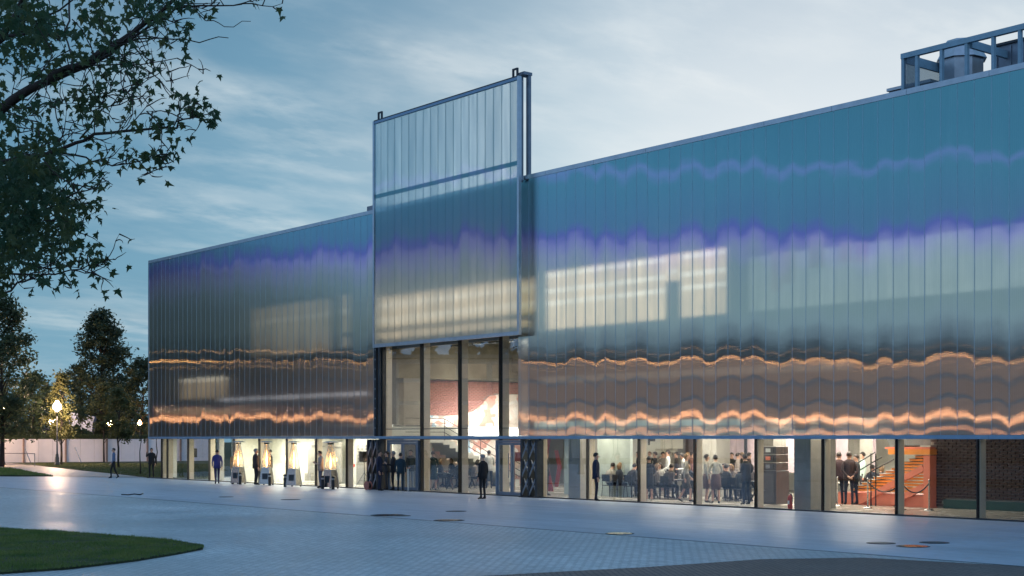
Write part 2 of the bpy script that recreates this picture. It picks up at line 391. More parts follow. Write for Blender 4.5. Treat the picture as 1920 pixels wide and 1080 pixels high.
struct('plaza', b, M['plaza'])
b = MB().box(-30, 150, -12.56, -12.44, -.03, .001)
struct('plaza_edge_strip', b, pbr('dark_joint', (.06, .08, .09), .5))
# path running off towards the fence
pp = [gr(100, 893.6), gr(60, 885.5), gr(20, 877), gr(-60, 874), gr(-60, 868.5), gr(20, 868.6), gr(62, 872), gr(150, 882), gr(230, 890), gr(274, 895.4)]
b = MB().poly([(p.x, p.y) for p in pp], -.03, -.002)
struct('path', b, M['path'])

# grass island in the paving, with real blades along it
isl = [(28, -24.8), (38, -24.0), (42.2, -23.45), (46.2, -22.35), (49.0, -21.95), (50.8, -22.05), (51.5, -22.4), (52.3, -23.3), (53.4, -24.8), (54.2, -26.4), (54.4, -28.5), (50, -34), (28, -36)]
b = MB().poly(isl, -.02, .05)
struct('grass_island', b, M['soil'])
def inside(p, poly):
    r = False; j = len(poly) - 1
    for i in range(len(poly)):
        a, c = poly[i], poly[j]
        if (a[1] > p[1]) != (c[1] > p[1]) and p[0] < (c[0] - a[0]) * (p[1] - a[1]) / (c[1] - a[1]) + a[0]: r = not r
        j = i
    return r
def blades(name, poly, n, h, wd, z0, mat, rnd, label, cat='grass'):
    xs = [p[0] for p in poly]; ys = [p[1] for p in poly]; b = MB(); V = b.v; Fc = b.f
    c = 0
    while c < n:
        x = rnd.uniform(min(xs), max(xs)); y = rnd.uniform(min(ys), max(ys))
        if not inside((x, y), poly): continue
        q = mnoise.noise((x * .8, y * .8, 0)) * .5 + .75
        hh = h * q * rnd.uniform(.5, 1.25); a = rnd.uniform(0, PI); dx, dy = math.cos(a) * wd, math.sin(a) * wd
        lx, ly = rnd.gauss(0, .45) * hh, rnd.gauss(0, .45) * hh; k = len(V)
        V += [(x - dx, y - dy, z0), (x + dx, y + dy, z0), (x + lx, y + ly, z0 + hh)]; Fc.append((k, k + 1, k + 2)); c += 1
    b.m = [0] * len(Fc)
    o = b.build(name, mat); tag(o, label, cat, kind='stuff'); return o
vis = [(39, -24.1), (42.2, -23.45), (46.2, -22.35), (49.0, -21.95), (50.8, -22.05), (51.55, -22.4), (52.35, -23.3), (53.45, -24.8), (54.25, -26.4), (54.4, -28.0), (48, -29.5), (39, -29)]
blades('island_grass', vis, 90000, .065, .008, .04, M['grass'], random.Random(3), 'short dark green grass growing on the rounded island in the stone paving')
lawn_l = [(gr(px, py).x, gr(px, py).y) for px, py in ((-80, 892), (100, 893.4), (60, 886.5), (20, 878.5), (-80, 876))]
b = MB().poly(lawn_l, -.03, .06); struct('lawn', b, M['soil'])
blades('lawn_grass', lawn_l, 9000, .10, .03, .05, M['grass'], random.Random(4), 'dark green lawn grass between the pale path and the plaza')
lawn_f = [(gr(px, py).x, gr(px, py).y) for px, py in ((62, 871.5), (150, 881.5), (230, 889.5), (276, 895), (390, 899.5), (395, 870), (60, 868.3))]
b = MB().poly(lawn_f, -.03, .02); struct('lawn', b, M['lawn'])
blades('lawn_grass', lawn_f, 22000, .09, .035, .015, M['leaf_mid'], random.Random(5), 'dry olive lawn grass between the pale path and the white hoarding')

# mound beyond the fence
b = MB()
NX, NY = 40, 14; vs = []; fs = []
for j in range(NY):
    for i in range(NX):
        p = at(-120 + 520 * i / (NX - 1), 152 + j * 9); s = min(1, j / 4)
        hh = s * (1.9 + 1.0 * mnoise.noise((i * .16, j * .3, 0)) + (1.6 if j > 6 else 0)) + .9 * s
        vs.append((p.x, p.y, hh - .3 + .25 * mnoise.noise((i * .7, j * .9, 4))))
for j in range(NY - 1):
    for i in range(NX - 1):
        a = j * NX + i; fs.append((a, a + 1, a + NX + 1, a + NX))
b.add(vs, fs); struct('hill', b, M['earth'], smooth=True)

# ================================================================== MUSEUM BUILDING
XR = 75.0                     # the far (off-frame) end of the facade
ZB, ZT = 2.45, 12.70
bld = thing('museum_building', 'long grey museum pavilion wrapped in iridescent polycarbonate above a glazed ground floor', 'building', (28, 0, 0))
# facade sheets
def panel_mesh(w_, z0, z1, th=.05):
    b = MB().box(0, w_, 0, th, z0, z1, 0)
    me = bpy.data.meshes.new('polycarbonate_panel'); me.from_pydata(b.v, [], b.f); me.materials.append(M['poly']); me.update(); return me
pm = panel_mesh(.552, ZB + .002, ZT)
i = 0
while i * .56 < XR:
    x = i * .56
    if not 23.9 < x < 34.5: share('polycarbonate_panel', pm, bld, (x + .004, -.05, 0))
    i += 1
XE = i * .56
fm = panel_mesh(.115, ZB + .002, ZT); share('polycarbonate_panel', fm, bld, (34.598, -.05, 0))
# aluminium joint clips between the sheets, one mesh
cm = MB().box(-.0042, .0042, -.056, -.0495, ZB, ZT)
me_c = bpy.data.meshes.new('joint_clip'); me_c.from_pydata(cm.v, [], cm.f); me_c.materials.append(pbr('clip', (.52, .68, .78), .5, .0)); me_c.update()
for k in range(1, i):
    if not 24.2 < k * .56 < 34.6: share('joint_clip', me_c, bld, (k * .56, 0, 0))
x = -.06
while x < XE:
    MB().box(x, min(x + 2.79, XE), -.075, 1.3, ZT + .002, ZT + .17).build('parapet_cap', M['alu'], bld)
    MB().box(x, min(x + 2.79, XE), -.09, .20, 2.33, ZB - .002).build('bottom_beam', M['beam_blue'], bld); x += 2.8
MB().box(-.06, .0, -.08, .1, ZB, ZT).build('corner_trim', M['alu'], bld)
# left end wall skin (turns the corner)
MB().box(-.05, -.002, .102, 20, ZB, ZT).build('end_wall_skin', M['dark_concrete'], bld)
# roof and slab
MB().box(.1, XE, .3, 22, ZT - .35, ZT - .004).build('roof', M['dark_concrete'], bld)
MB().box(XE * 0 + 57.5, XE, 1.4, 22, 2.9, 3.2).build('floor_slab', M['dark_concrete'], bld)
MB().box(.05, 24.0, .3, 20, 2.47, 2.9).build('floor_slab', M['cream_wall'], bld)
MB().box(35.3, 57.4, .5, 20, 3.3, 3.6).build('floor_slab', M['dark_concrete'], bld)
# interior floor
MB().box(0, XE, -.14, 30, -.03, .012).build('floor', M['inner_floor'], bld)
MB().box(0, XE, -.12, .06, .012, .05).build('sill', M['dark_steel'], bld)

# concrete shell standing behind the skin, with lit gallery windows
def lit_window_or_strip(x0, x1, z0, z1, y, strength, rows, name='gallery_window', col=(1.0, .75, .47), rowk=1.6, lat=0):
    m, t, out = newmat('lit_blind')
    pos = t.new('ShaderNodeNewGeometry').outputs['Position']
    n = t.noise(t.new('ShaderNodeMapping', inp={'Vector': pos, 'Scale': (.35, 1, .8)}).outputs[0], 1.2, 3)
    st = t.math('MULTIPLY', t.maprange(n, .3, .7, .7, 1.15), strength)
    e = t.new('ShaderNodeEmission', inp={0: (*col, 1), 1: st}); t.l.new(e.outputs[0], out.inputs[0])
    b = MB().box(x0, x1, y, y + .05, z0, z1)
    o = b.build(name, m, bld)
    for r in rows:
        tb = MB().box(x0 + .1, x1 - .1, y - .09, y - .03, z0 + r * (z1 - z0) - .07, z0 + r * (z1 - z0) + .07)
        tb.build('light_tube', emis('tube_row', (1.0, .90, .72), strength * rowk), o)
    return o
def wall_with(x0, x1, z0, z1, y, holes, mat, th=.25):
    xs = sorted({x0, x1, *[h[0] for h in holes], *[h[1] for h in holes]}); zs = sorted({z0, z1, *[h[2] for h in holes], *[h[3] for h in holes]})
    b = MB()
    for a, c in zip(xs, xs[1:]):
        for d, e in zip(zs, zs[1:]):
            mx, mz = (a + c) / 2, (d + e) / 2
            if not any(h[0] < mx < h[1] and h[2] < mz < h[3] for h in holes): b.box(a, c, y, y + th, d, e)
    return b
def WN(pl, pr, yt, yb, Y=1.1):
    (a, _), (c, d) = fx(pl, Y), fx(pr, Y); return (a, c, zz(yb, d), zz(yt, d))
UW = [WN(475, 626, 559, 657), WN(640, 660, 552, 652), WN(712, 985, 512, 600), WN(1025, 1252, 497, 603), WN(1252, 1276, 492, 524), WN(1276, 1367, 462, 588), WN(1405, 2010, 405, 530), WN(342, 428, 707, 745)]
UW[2] = (UW[2][0], 34.5, 7.0, 8.95)
UW[3] = UW[3][:2] + UW[5][2:]; UW[4] = UW[4][:2] + (UW[5][3] - 1.0, UW[5][3])
wl = wall_with(.1, XE, 3.62, 12.349, 1.0, UW + [(24.0, 34.6, 3.0, 6.5)], M['dark_concrete'])
wl.build('inner_wall', pbr('shell_concrete', (.20, .19, .17), .85, var=.3, scale=.5), bld)
ws = 2.3
lit_window_or_strip(*UW[0], 1.12, .27 * ws, (.70,))
lit_window_or_strip(*UW[1], 1.12, .32 * ws, (.70,))
lit_window_or_strip(*UW[2], 1.12, .45 * ws, (.45, .80), rowk=1.35)
lit_window_or_strip(*UW[3], 1.12, 1.15 * ws, (.45, .66, .93), rowk=1.35)
lit_window_or_strip(*UW[4], 1.12, .9 * ws, (.35,), rowk=1.3)
lit_window_or_strip(*UW[5], 1.12, 1.05 * ws, (.45, .66, .93), rowk=1.35)
lit_window_or_strip(*UW[6], 1.12, .26 * ws, (), col=(.80, .95, .88))
lit_window_or_strip(*UW[7], 1.12, .55 * ws, (.97,), rowk=3.5)
for pl_, pr_, yt_, yb_, s_ in ((1446, 1464, 470, 545, .42), (1467, 1489, 470, 530, .36), (1517, 1543, 440, 500, .28), (1575, 1597, 452, 490, .45), (1603, 1625, 452, 490, .45)):
    x0, x1, z0, z1 = WN(pl_, pr_, yt_, yb_, .9); lit_window_or_strip(x0, x1, z0, z1, .92, s_, (), 'small_window', (1.0, .85, .66))
x0, x1, z0, z1 = WN(1003, 1392, 785, 801, .45); lit_window_or_strip(x0, x1, z0, z1, .45, 1.5, (), 'strip_window', (.75, 1.0, .92))  # glow put in for the lit ceiling slab behind the skin
x0, x1, z0, z1 = WN(1003, 1540, 806, 814, .45); lit_window_or_strip(x0, x1, z0, z1, .45, .8, (), 'strip_window', (.75, 1.0, .92))
x0, x1, z0, z1 = WN(985, 1600, 677, 692, .9); lit_window_or_strip(x0, x1, z0, z1, .9, .34, (), 'strip_window', (1.0, .9, .75))
x0, x1, z0, z1 = WN(410, 690, 735, 740, .9); lit_window_or_strip(x0, x1, z0, z1, .9, 1.9, (), 'strip_window', (.9, .9, 1.0))  # light tube behind the skin, built as a glowing strip
MB().box(.2, 57, .30, .34, 2.76, 2.79).build('handrail', M['dark_steel'], bld)

# ground-floor glazing: mullions every 2.8 m
mul_x = [38.76 + 2.8 * k for k in range(-1, 14)] + [1.7, 2.45, 5.1, 7.7, 10.54, 13.30, 16.12, 18.95, 21.75]
for x in sorted(mul_x):
    o = MB().box(x - .03, x + .005, -.09, .02, .012, 2.328).build('mullion_cap', M['black'], bld)
    MB().box(x - .03, x + .03, .021, .31, .012, 2.326).build('mullion', M['mullion'], bld, bevel=.006)
gx = sorted([x for x in mul_x if x > 35]); 
for a, c in zip(gx, gx[1:]): MB().box(a + .032, c - .032, -.03, -.01, .05, 2.325).build('window_pane', M['glass'], bld)
gl_ = sorted([x for x in mul_x if x < 23]) + [23.6]
for a, c in zip(gl_, gl_[1:]): MB().box(a + .032, c - .032, -.03, -.01, .05, 2.325).build('window_pane', M['glass'], bld)

# ---------------- entrance atrium behind the raised door
EX = [24.55, 27.56, 30.36, 33.16, 34.75]
for x in EX[:-1]:
    MB().box(x - .04, x - .006, .12, .30, .012, 6.9).build('mullion_cap', M['black'], bld)
    MB().box(x - .04, x + .01, .301, .64, .012, 6.9).build('mullion', M['mullion'], bld, bevel=.008)
MB().box(24.3, 34.9, .08, .26, 2.30, 2.42).build('transom', M['black'], bld)
for a, c in zip(EX, EX[1:]): MB().box(a + .014, c - .052, .2, .215, 2.425, 6.9).build('window_pane', M['glass'], bld)
for a, c in zip(EX[1:-1], EX[2:-1]): MB().box(a + .014, c - .052, .2, .215, .05, 2.295).build('window_pane', M['glass'], bld)
def double_door(x0, x1, handle_side):
    fr = MB()
    fr.box(x0, x0 + .10, .05, .17, .02, 2.28); fr.box(x1 - .10, x1, .05, .17, .02, 2.28); fr.box(x0 + .101, x1 - .101, .05, .17, 2.18, 2.28)
    d = fr.build('door_frame', M['steel_blue'], bld)
    xm = (x0 + x1) / 2
    for a, c in ((x0 + .11, xm - .012), (xm + .012, x1 - .11)):
        lf = MB(); lf.box(a, a + .09, .07, .13, .03, 2.17); lf.box(c - .09, c, .07, .13, .03, 2.17); lf.box(a + .091, c - .091, .07, .13, 2.08, 2.17); lf.box(a + .091, c - .091, .07, .13, .03, .17)
        lf.build('door_leaf', M['steel_blue'], bld)
        MB().box(a + .092, c - .092, .095, .105, .172, 2.078).build('door_pane', M['glass'], bld)
    for s in (-1, 1): MB().tube([(xm + s * .10, -.02, .75), (xm + s * .10, -.02, 1.75)], .018, 8).build('door_handle', M['chrome'], bld)
double_door(25.0, 27.45, 1)
double_door(33.0, 35.1, 1)

# laced steel columns either side of the entrance
def laced_column(x0, x1, y, zt, label):
    t = thing('laced_column', label, 'steel column', ((x0 + x1) / 2, y, 0), group='laced steel columns flanking the entrance')
    for x in (x0, (x0 + x1) / 2, x1):
        MB().box(x - .055, x + .055, y - .06, y + .30, .012, zt).build('post', M['dark_steel'], t)
    for a, c in ((x0, (x0 + x1) / 2), ((x0 + x1) / 2, x1)):
        n = 3; hh = (zt - .1) / n
        for k in range(n):
            for s in (0, 1):
                p = (a if s == 0 else c, y - .05 + .1 * s, .06 + k * hh); q = (c if s == 0 else a, y - .05 + .1 * s, .06 + (k + 1) * hh)
                MB().beam(p, q, .02, .07).build('lacing_bar', M['steel_blue'], t)
    MB().box(x0 - .1, x1 + .1, y - .12, y + .35, 0, .03).build('base_plate', M['dark_steel'], t)
    return t
laced_column(23.85, 24.65, -.2, 2.30, 'dark laced steel column next to the left entrance door beside the speaker stand')
laced_column(35.05, 35.95, -.2, 2.30, 'dark laced steel column to the right of the glass entrance door')
ut = thing('guide_mast', 'dark perforated steel guide mast rising beside the tall entrance glazing', 'steel mast', (24.25, .1, 2.4))
for x in (24.12, 24.42):
    MB().box(x - .07, x + .07, .0, .16, 2.45, 6.9).build('mast_channel', M['dark_steel'], ut)
for k in range(9): MB().box(24.09, 24.15, -.012, -.001, 2.8 + k * .45, 2.86 + k * .45).build('bolt_plate', M['alu'], ut)

# atrium interior: all of it belongs to the building
MB().box(20.0, 34.9, .9, 14, 7.3, 7.5).build('ceiling', pbr('atrium_ceiling', (.22, .20, .14), .8), bld)
MB().box(14, 57, 14, 14.3, .012, 3.3).build('back_wall', M['white_wall'], bld)
MB().box(20.0, 36, 14, 14.3, 3.3, 7.3).build('back_wall', M['white_wall'], bld)
MB().box(34.75, 34.95, .35, 6, 2.42, 7.3).build('side_wall', M['dark_concrete'], bld)
MB().add([(34.745, .4, 2.45), (34.745, 2.9, 2.45), (34.745, .4, 5.6)], [(0, 1, 2)]).add([(34.73, .4, 2.45), (34.73, 2.9, 2.45), (34.73, .4, 5.6)], [(0, 2, 1)]).build('side_panel', M['cream_wall'], bld)  # pale triangle put in for light slanting across the dark wall
# mosaic wall: brick above, plaster mosaic below
def mosaic_mat():
    m, t, out = newmat('plaster_mosaic')
    pos = t.new('ShaderNodeNewGeometry').outputs['Position']
    wv = t.vmath('ADD', pos, t.vmath('MULTIPLY', t.noise(pos, .9, 2, out=1), (0, 2.6, 2.6)))
    vo = t.new('ShaderNodeTexVoronoi', feature='F1', inp={'Vector': wv, 'Scale': 1.7}); v = t.new('ShaderNodeSeparateXYZ', inp={0: vo.outputs['Color']}).outputs[0]
    c = t.ramp(v, [(0, (.80, .72, .62)), (.35, (.80, .70, .60)), (.36, (.66, .38, .30)), (.5, (.78, .62, .50)), (.66, (.85, .80, .74)), (.67, (.30, .45, .55)), (.74, (.8, .78, .72)), (.75, (.62, .30, .22)), (.82, (.84, .80, .72))], 'CONSTANT')
    ti = t.new('ShaderNodeTexVoronoi', feature='DISTANCE_TO_EDGE', inp={'Vector': pos, 'Scale': 14})
    c = t.mix(t.maprange(ti.outputs[0], 0, .04, .35, 0), c, (.35, .32, .3))
    p = t.new('ShaderNodeBsdfPrincipled', inp={'Base Color': c, 'Roughness': .5}); t.l.new(p.outputs[0], out.inputs[0]); return m
mw = MB()
edge_pts = [(4.0, 3.5), (5.2, 3.45), (6.4, 3.5), (7.3, 3.7), (7.9, 4.1), (8.3, 4.5), (9.0, 4.6), (10.6, 4.62)]
vs = []; fs = []
for j, (yy, zt) in enumerate(edge_pts): vs += [(21.9, yy, .012), (21.9, yy, zt), (21.96, yy, zt), (21.96, yy, .012)]
for j in range(len(edge_pts) - 1):
    a = j * 4; fs += [(a + 3, a + 7, a + 6, a + 2), (a + 1, a + 2, a + 6, a + 5)]
mw.add(vs, fs); mw.build('mosaic_panel', mosaic_mat(), bld)
# individual bricks above the mosaic
bw = thing('brick_wall', 'floodlit red brick wall above the pale plaster mosaic in the atrium', 'brick wall', (21.7, 4, 0))
MB().box(21.6, 21.88, 3.9, 11, .012, 5.24).build('mortar_bed', M['mortar'], bw)
bm = MB().box(0, .045, 0, .245, 0, .068); bme = bpy.data.meshes.new('brick'); bme.from_pydata(bm.v, [], bm.f); bme.materials.append(pbr('red_brick', (.38, .18, .15), .8, var=.35, scale=4)); bme.update()
rest = MB(); cnt = 0; rb = random.Random(5)
for r in range(22):
    z = 3.42 + r * .082
    for c_ in range(26):
        y = 3.95 + c_ * .262 + (.13 if r % 2 else 0); ok = 3.0
        for (ya, za), (yb, zb) in zip(edge_pts, edge_pts[1:]):
            if ya <= y + .12 <= yb: ok = za + (zb - za) * (y + .12 - ya) / (yb - ya)
        if z < ok or y > 10.6: continue
        if cnt < 290: share('brick', bme, bw, (21.878 + rb.uniform(0, .012), y, z)); cnt += 1
        else: rest.box(21.878, 21.93, y, y + .245, z, z + .068)
tag(rest.build('bricks_upper', bme.materials[0], bw), kind='stuff')
M['atrium_concrete'] = pbr('atrium_concrete', (.30, .28, .22), .85, var=.35, scale=.6)
MB().box(21.4, 22.3, 1.2, 13.9, 5.26, 7.29).build('concrete_beam', M['atrium_concrete'], bld)
MB().box(21.6, 22.5, 2.7, 3.85, .012, 5.25).build('concrete_column', M['concrete'], bld)
MB().box(22.4, 34.6, 9.5, 10.3, 5.75, 6.8).build('concrete_beam', M['atrium_concrete'], bld)
MB().box(17.4, 17.6, 1.2, 9, 2.95, 6.5).build('white_partition', M['white_wall'], bld)
MB().box(14, 21.5, 1.2, 9, 6.5, 6.6).build('gallery_ceiling', M['cream_wall'], bld)
MB().box(17.6, 21.58, 1.3, 9, 2.47, 2.9).build('gallery_slab', M['concrete'], bld)
# lighting frames hung under the ceiling
for k, (x, y) in enumerate(((24.6, 4), (27.0, 4), (29.4, 4), (31.8, 4), (25.6, 7), (28.4, 7), (31.2, 7))):
    f = MB()
    for z in (6.75, 7.1): f.beam((x, y, z), (x + 1.7, y, z), .05, .05); f.beam((x, y + .5, z), (x + 1.7, y + .5, z), .05, .05)
    for dx in (0, .55, 1.1, 1.7): f.beam((x + dx, y, 6.7), (x + dx, y, 7.25), .05, .05); f.beam((x + dx, y, 6.75), (x + dx, y + .5, 6.75), .05, .05)
    o = f.build('lighting_truss', M['dark_steel'], bld)
    MB().box(x + .3, x + 1.3, y + .15, y + .35, 7.22, 7.28).build('light_tube', M['ceiling_light'], o)
# atrium staircase descending into the depth beside the mosaic
st = thing('staircase', 'pale concrete staircase with black handrails under the mosaic', 'staircase', (23, 5, 0))
n_st = 13; z0 = 2.35
for k in range(n_st):
    y = 3.9 + k * .36; z = z0 - k * .17
    MB().box(22.3, 24.1, y, y + .36, max(.012, z - .3), z).build('stair_step', M['white_wall'], st)
MB().box(22.3, 24.1, 1.6, 3.895, 2.15, 2.35).build('landing', M['white_wall'], st)
for xx in (24.12,):
    rl = MB()
    for off in (.95, .6, .3):
        rl.tube([(xx, 1.7, z0 + off), (xx, 3.9, z0 + off), (xx, 3.9 + n_st * .36, z0 + off - n_st * .17)], .018, 6)
    rl.build('handrail', M['dark_steel'], st)
    for k in range(0, n_st, 3):
        MB().tube([(xx, 3.95 + k * .36, z0 - k * .17 - .1), (xx, 3.95 + k * .36, z0 - k * .17 + .95)], .016, 6).build('baluster', M['dark_steel'], st)
# second stair, far to the right of the entrance, rising behind the diners
s2 = thing('staircase', 'pale staircase with black handrail rising behind the seated diners by the laced column', 'staircase', (41, 9, 0))
pa, _ = fx(1150, 8.5)
for k in range(12):
    x = pa + 3.4 - k * .33 * -1 - 4.0; z = .17 * (k + 1) + .35
    MB().box(x, x + .33, 8.2, 9.6, z - .5, z).build('stair_step', M['cream_wall'], s2)
MB().tube([(pa - .5, 8.15, 1.5), (pa + 3.4, 8.15, 3.5)], .02, 6).build('handrail', M['dark_steel'], s2)
MB().tube([(pa - .5, 8.15, 1.2), (pa + 3.4, 8.15, 3.2)], .02, 6).build('handrail', M['dark_steel'], s2)

# white / red graphic partition right of the entrance
MB().box(33.9, 37.9, 3.0, 3.15, .012, 3.0).build('graphic_partition', pbr('graphic_white', (.50, .58, .54), .6), bld)
def flat_poly(pts, y, name, mat):
    vs = [(x, y, z) for x, z in pts] + [(x, y - .012, z) for x, z in pts]; n = len(pts)
    fs = [tuple(range(n)), tuple(range(n, 2 * n))[::-1]] + [(i, (i + 1) % n, (i + 1) % n + n, i + n) for i in range(n)]
    MB().add(vs, fs).build(name, mat, bld)
gm = pbr('graphic_red', (.42, .075, .055), .6)
def X3(px): return fx(px, 3.0)[0]
flat_poly([(X3(1006), .1), (X3(1018), .1), (X3(1037), 2.9), (X3(1022), 2.9)], 2.99, 'graphic_shape', gm)
flat_poly([(X3(1022), .1), (X3(1039), .1), (X3(1030), 1.1), (X3(1020), 1.1)], 2.985, 'graphic_shape', gm)
flat_poly([(X3(1040), 1.85), (X3(1047), 1.85), (X3(1054), 1.15), (X3(1047), .3), (X3(1040), .3), (X3(1046), 1.15)], 2.985, 'graphic_shape', gm)
flat_poly([(X3(960), .1), (X3(966), .1), (X3(966), 1.35), (X3(985), 1.35), (X3(985), 1.75), (X3(960), 1.75)], 2.985, 'graphic_shape', gm)
# concrete columns of the ground floor
def colm(pl, pr, Y, dy=.8, m='concrete'):
    a = fx(pl, Y)[0]; c = fx(pr, Y)[0]
    return MB().box(a, c, Y, Y + dy, .012, 3.3).build('concrete_column', M[m], bld)
colm(1066, 1088, .75, .9); colm(1489, 1520, .75, 1.3); colm(1311, 1343, 5.5); colm(1590, 1612, 8.5); colm(1246, 1262, 10)
colm(1430, 1450, 9)
MB().box(fx(1236, 9)[0], fx(1246, 9)[0], 9, 9.3, .012, 3.3).build('pink_pillar', pbr('pink_plaster', (.55, .36, .30), .7), bld)
MB().box(fx(1350, 11)[0], fx(1640, 11)[0], 11, 11.1, .9, 2.95).build('pink_wall_panel', pbr('pale_lilac', (.62, .50, .55), .7), bld)
MB().box(fx(1262, 11)[0], fx(1310, 11)[0], 11, 11.1, .6, 2.4).build('notice_panel', pbr('grey_rose', (.42, .34, .33), .7), bld)
for px in (1275, 1310, 1360, 1395, 1420, 1545, 1552, 1600): MB().box(fx(px, 10.6)[0], fx(px, 10.6)[0] + .1, 10.6, 10.7, .012, 3.3).build('rear_post', M['dark_steel'], bld)
MB().box(fx(1215, 10.9)[0], fx(1236, 10.9)[0], 10.9, 11, .5, 2.7).build('rear_door_frame', M['dark_steel'], bld)
# ground-floor lights
def area(name, x, y, z, sx, sy, e, col=(1, .88, .68), rot=(0, 0, 0)):
    d = bpy.data.lights.new(name, 'AREA'); d.shape = 'RECTANGLE'; d.size = sx; d.size_y = sy; d.energy = e; d.color = col
    o = bpy.data.objects.new(name, d); COL.objects.link(o); o.location = (x, y, z); o.rotation_euler = rot; return o
for x, y, e in ((4.5, 3.0, 240), (12, 1.9, 420), (19, 1.9, 430)): area('ceiling_lamp', x, y, 2.44, 5, 1.2, e, (1, .95, .80))
for x, y, e in ((40, 4.5, 400), (46.5, 4.5, 450), (52.0, 2.6, 45), (40, 9.5, 430), (47, 9.5, 480)): area('ceiling_lamp', x, y, 3.25, 5, 1.6, e, (1, .90, .74))
for x in (38, 43.5, 49, 54.5): area('glass_line_lamp', x, .9, 3.0, 4.5, .35, 90 if x < 52 else 26)  # fill lights added along the glass to brighten the mullion fins
area('atrium_lamp', 29.5, 6, 7.2, 7, 4, 900, (1, .90, .72))
fl_ = area('mosaic_floodlight', 25.5, 7.3, 2.9, 1.0, 4, 165, (1, .93, .88), (0, R_(88), 0)); fl_.data.spread = R_(75)
area('gallery_lamp', 19.5, 4, 6.3, 2.5, 4, 600, (1, .96, .9))
area('stair_lamp', 36.6, 2.0, 3.2, 1.5, 1.0, 90)
# left gallery: cream walls seen through the glass
MB().box(7.9, 23.6, 3.4, 3.6, .012, 2.47).build('gallery_wall', M['cream_wall'], bld)
MB().box(7.9, 8.1, 1.2, 3.39, .012, 2.47).build('gallery_wall', M['cream_wall'], bld)
for px, Y in ((319, 1.0), (407, 1.6)):
    x = fx(px, Y)[0]; MB().box(x, x + .28, Y, Y + .3, .012, 2.47).build('white_column', M['white_wall'], bld)
def board(pl, pr, Y, z0, z1, name, m, label_rows=0):
    a = fx(pl, Y)[0]; c = fx(pr, Y)[0]
    o = MB().box(a, c, Y, Y + .06, z0, z1).build(name, m, bld)
    return o, a, c
gb = pbr('grey_board', (.30, .29, .25), .7)
board(577, 640, 2.8, .1, 2.15, 'text_board', gb); board(668, 697, 2.2, .05, 2.3, 'text_board', gb)
board(571, 577, 2.8, .1, .5, 'plinth', gb)
# unreadable small printing on the boards
prn = MB(); rr = random.Random(8)
for pl, pr, zc in ((584, 597, 1.95), (584, 594, 1.88), (604, 610, 1.9), (627, 640, 1.88), (628, 640, 1.84)):
    a = fx(pl, 2.79)[0]; c = fx(pr, 2.79)[0]; x = a
    while x < c - .05: wd = rr.uniform(.03, .09); prn.box(x, x + wd, 2.782, 2.79, zc, zc + .045); x += wd + .03
for r in range(6):
    for c_ in range(3):
        if r > 1 and c_ > 0: continue
        a = fx(671 + c_ * 7, 2.19)[0]; prn.box(a, a + .10, 2.182, 2.19, 1.95 - r * .16, 2.03 - r * .16)
prn.build('printing', pbr('print_grey', (.12, .12, .12), .7), bld)
MB().box(fx(654, 2.6)[0], fx(664, 2.6)[0], 2.6, 2.66, .9, 1.05).build('red_panel', M['red'], bld)
MB().box(fx(465, 3.2)[0], fx(480, 3.2)[0], 3.3, 3.39, .6, 1.9).build('white_niche', M['white_wall'], bld)
MB().box(fx(512, 3.0)[0], fx(527, 3.0)[0], 2.9, 3.3, .012, .95).build('white_counter', M['white_wall'], bld)

# brick wall at the right end, each brick its own piece
bw2 = thing('brick_wall', 'dark brown brick wall with a green base band behind the rightmost panes', 'brick wall', (54, 5.1, 0))
bx0 = fx(1745, 5.1)[0]
MB().box(bx0, 62, 5.12, 5.4, .012, 3.6).build('mortar_bed', M['mortar'], bw2)
MB().box(bx0 + .55, 62, 5.02, 5.119, .012, .30).build('base_band', M['green_tile'], bw2)
bm = MB().box(0, .264, 0, .05, 0, .080); bme2 = bpy.data.meshes.new('brick'); bme2.from_pydata(bm.v, [], bm.f); bme2.materials.append(M['brick']); bme2.update()
cnt = 0; rest = MB()
for r in range(33):
    z = .06 + r * .099
    for c_ in range(22):
        x = bx0 + .01 + c_ * .292 + (.146 if r % 2 else 0)
        if (z < .31 and x > bx0 + .4): continue
        if z < 2.6 and x < bx0 + 3.9 and cnt < 296: share('brick', bme2, bw2, (x, 5.075 - rb.uniform(0, .012), z)); cnt += 1
        else: rest.box(x, x + .275, 5.07, 5.12, z, z + .082)
tag(rest.build('bricks_beyond', M['brick'], bw2), kind='stuff')

# ---------------- sliding facade panel raised over the entrance
dr = thing('sliding_facade_panel', 'tall raised translucent facade panel standing above the roofline over the entrance', 'sliding panel', (29.3, -.4, 6.5))
DX0, DX1, DZ0, DZ1 = 24.75, 35.15, 6.47, 16.76
ds = (DX1 - DX0) / 19
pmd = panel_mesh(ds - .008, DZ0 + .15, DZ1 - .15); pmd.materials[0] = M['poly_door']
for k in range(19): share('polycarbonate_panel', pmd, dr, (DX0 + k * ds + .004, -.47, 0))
MB().box(DX0, DX1, -.50, -.40, DZ0, DZ0 + .15).build('bottom_rail', M['alu'], dr)
MB().box(DX0, DX1, -.50, -.38, DZ1 - .13, DZ1 - .02).build('top_rail', M['beam_blue'], dr)
MB().box(DX0, DX1, -.50, -.38, DZ1 - .018, DZ1 + .03).build('top_flashing', M['dark_steel'], dr)
MB().box(DX0 - .06, DX0 + .05, -.52, -.38, DZ0 + .002, DZ1).build('side_rail', M['alu'], dr)
MB().box(DX1 - .05, DX1 + .06, -.52, -.38, DZ0 + .002, DZ1).build('side_rail', M['alu'], dr)
MB().box(DX0 + .06, DX1 - .06, -.415, -.36, 13.25, 13.42).build('cross_rail', M['steel_blue'], dr)
me_d = cm_d = MB().box(-.01, .01, -.482, -.470, DZ0 + .15, DZ1 - .15)
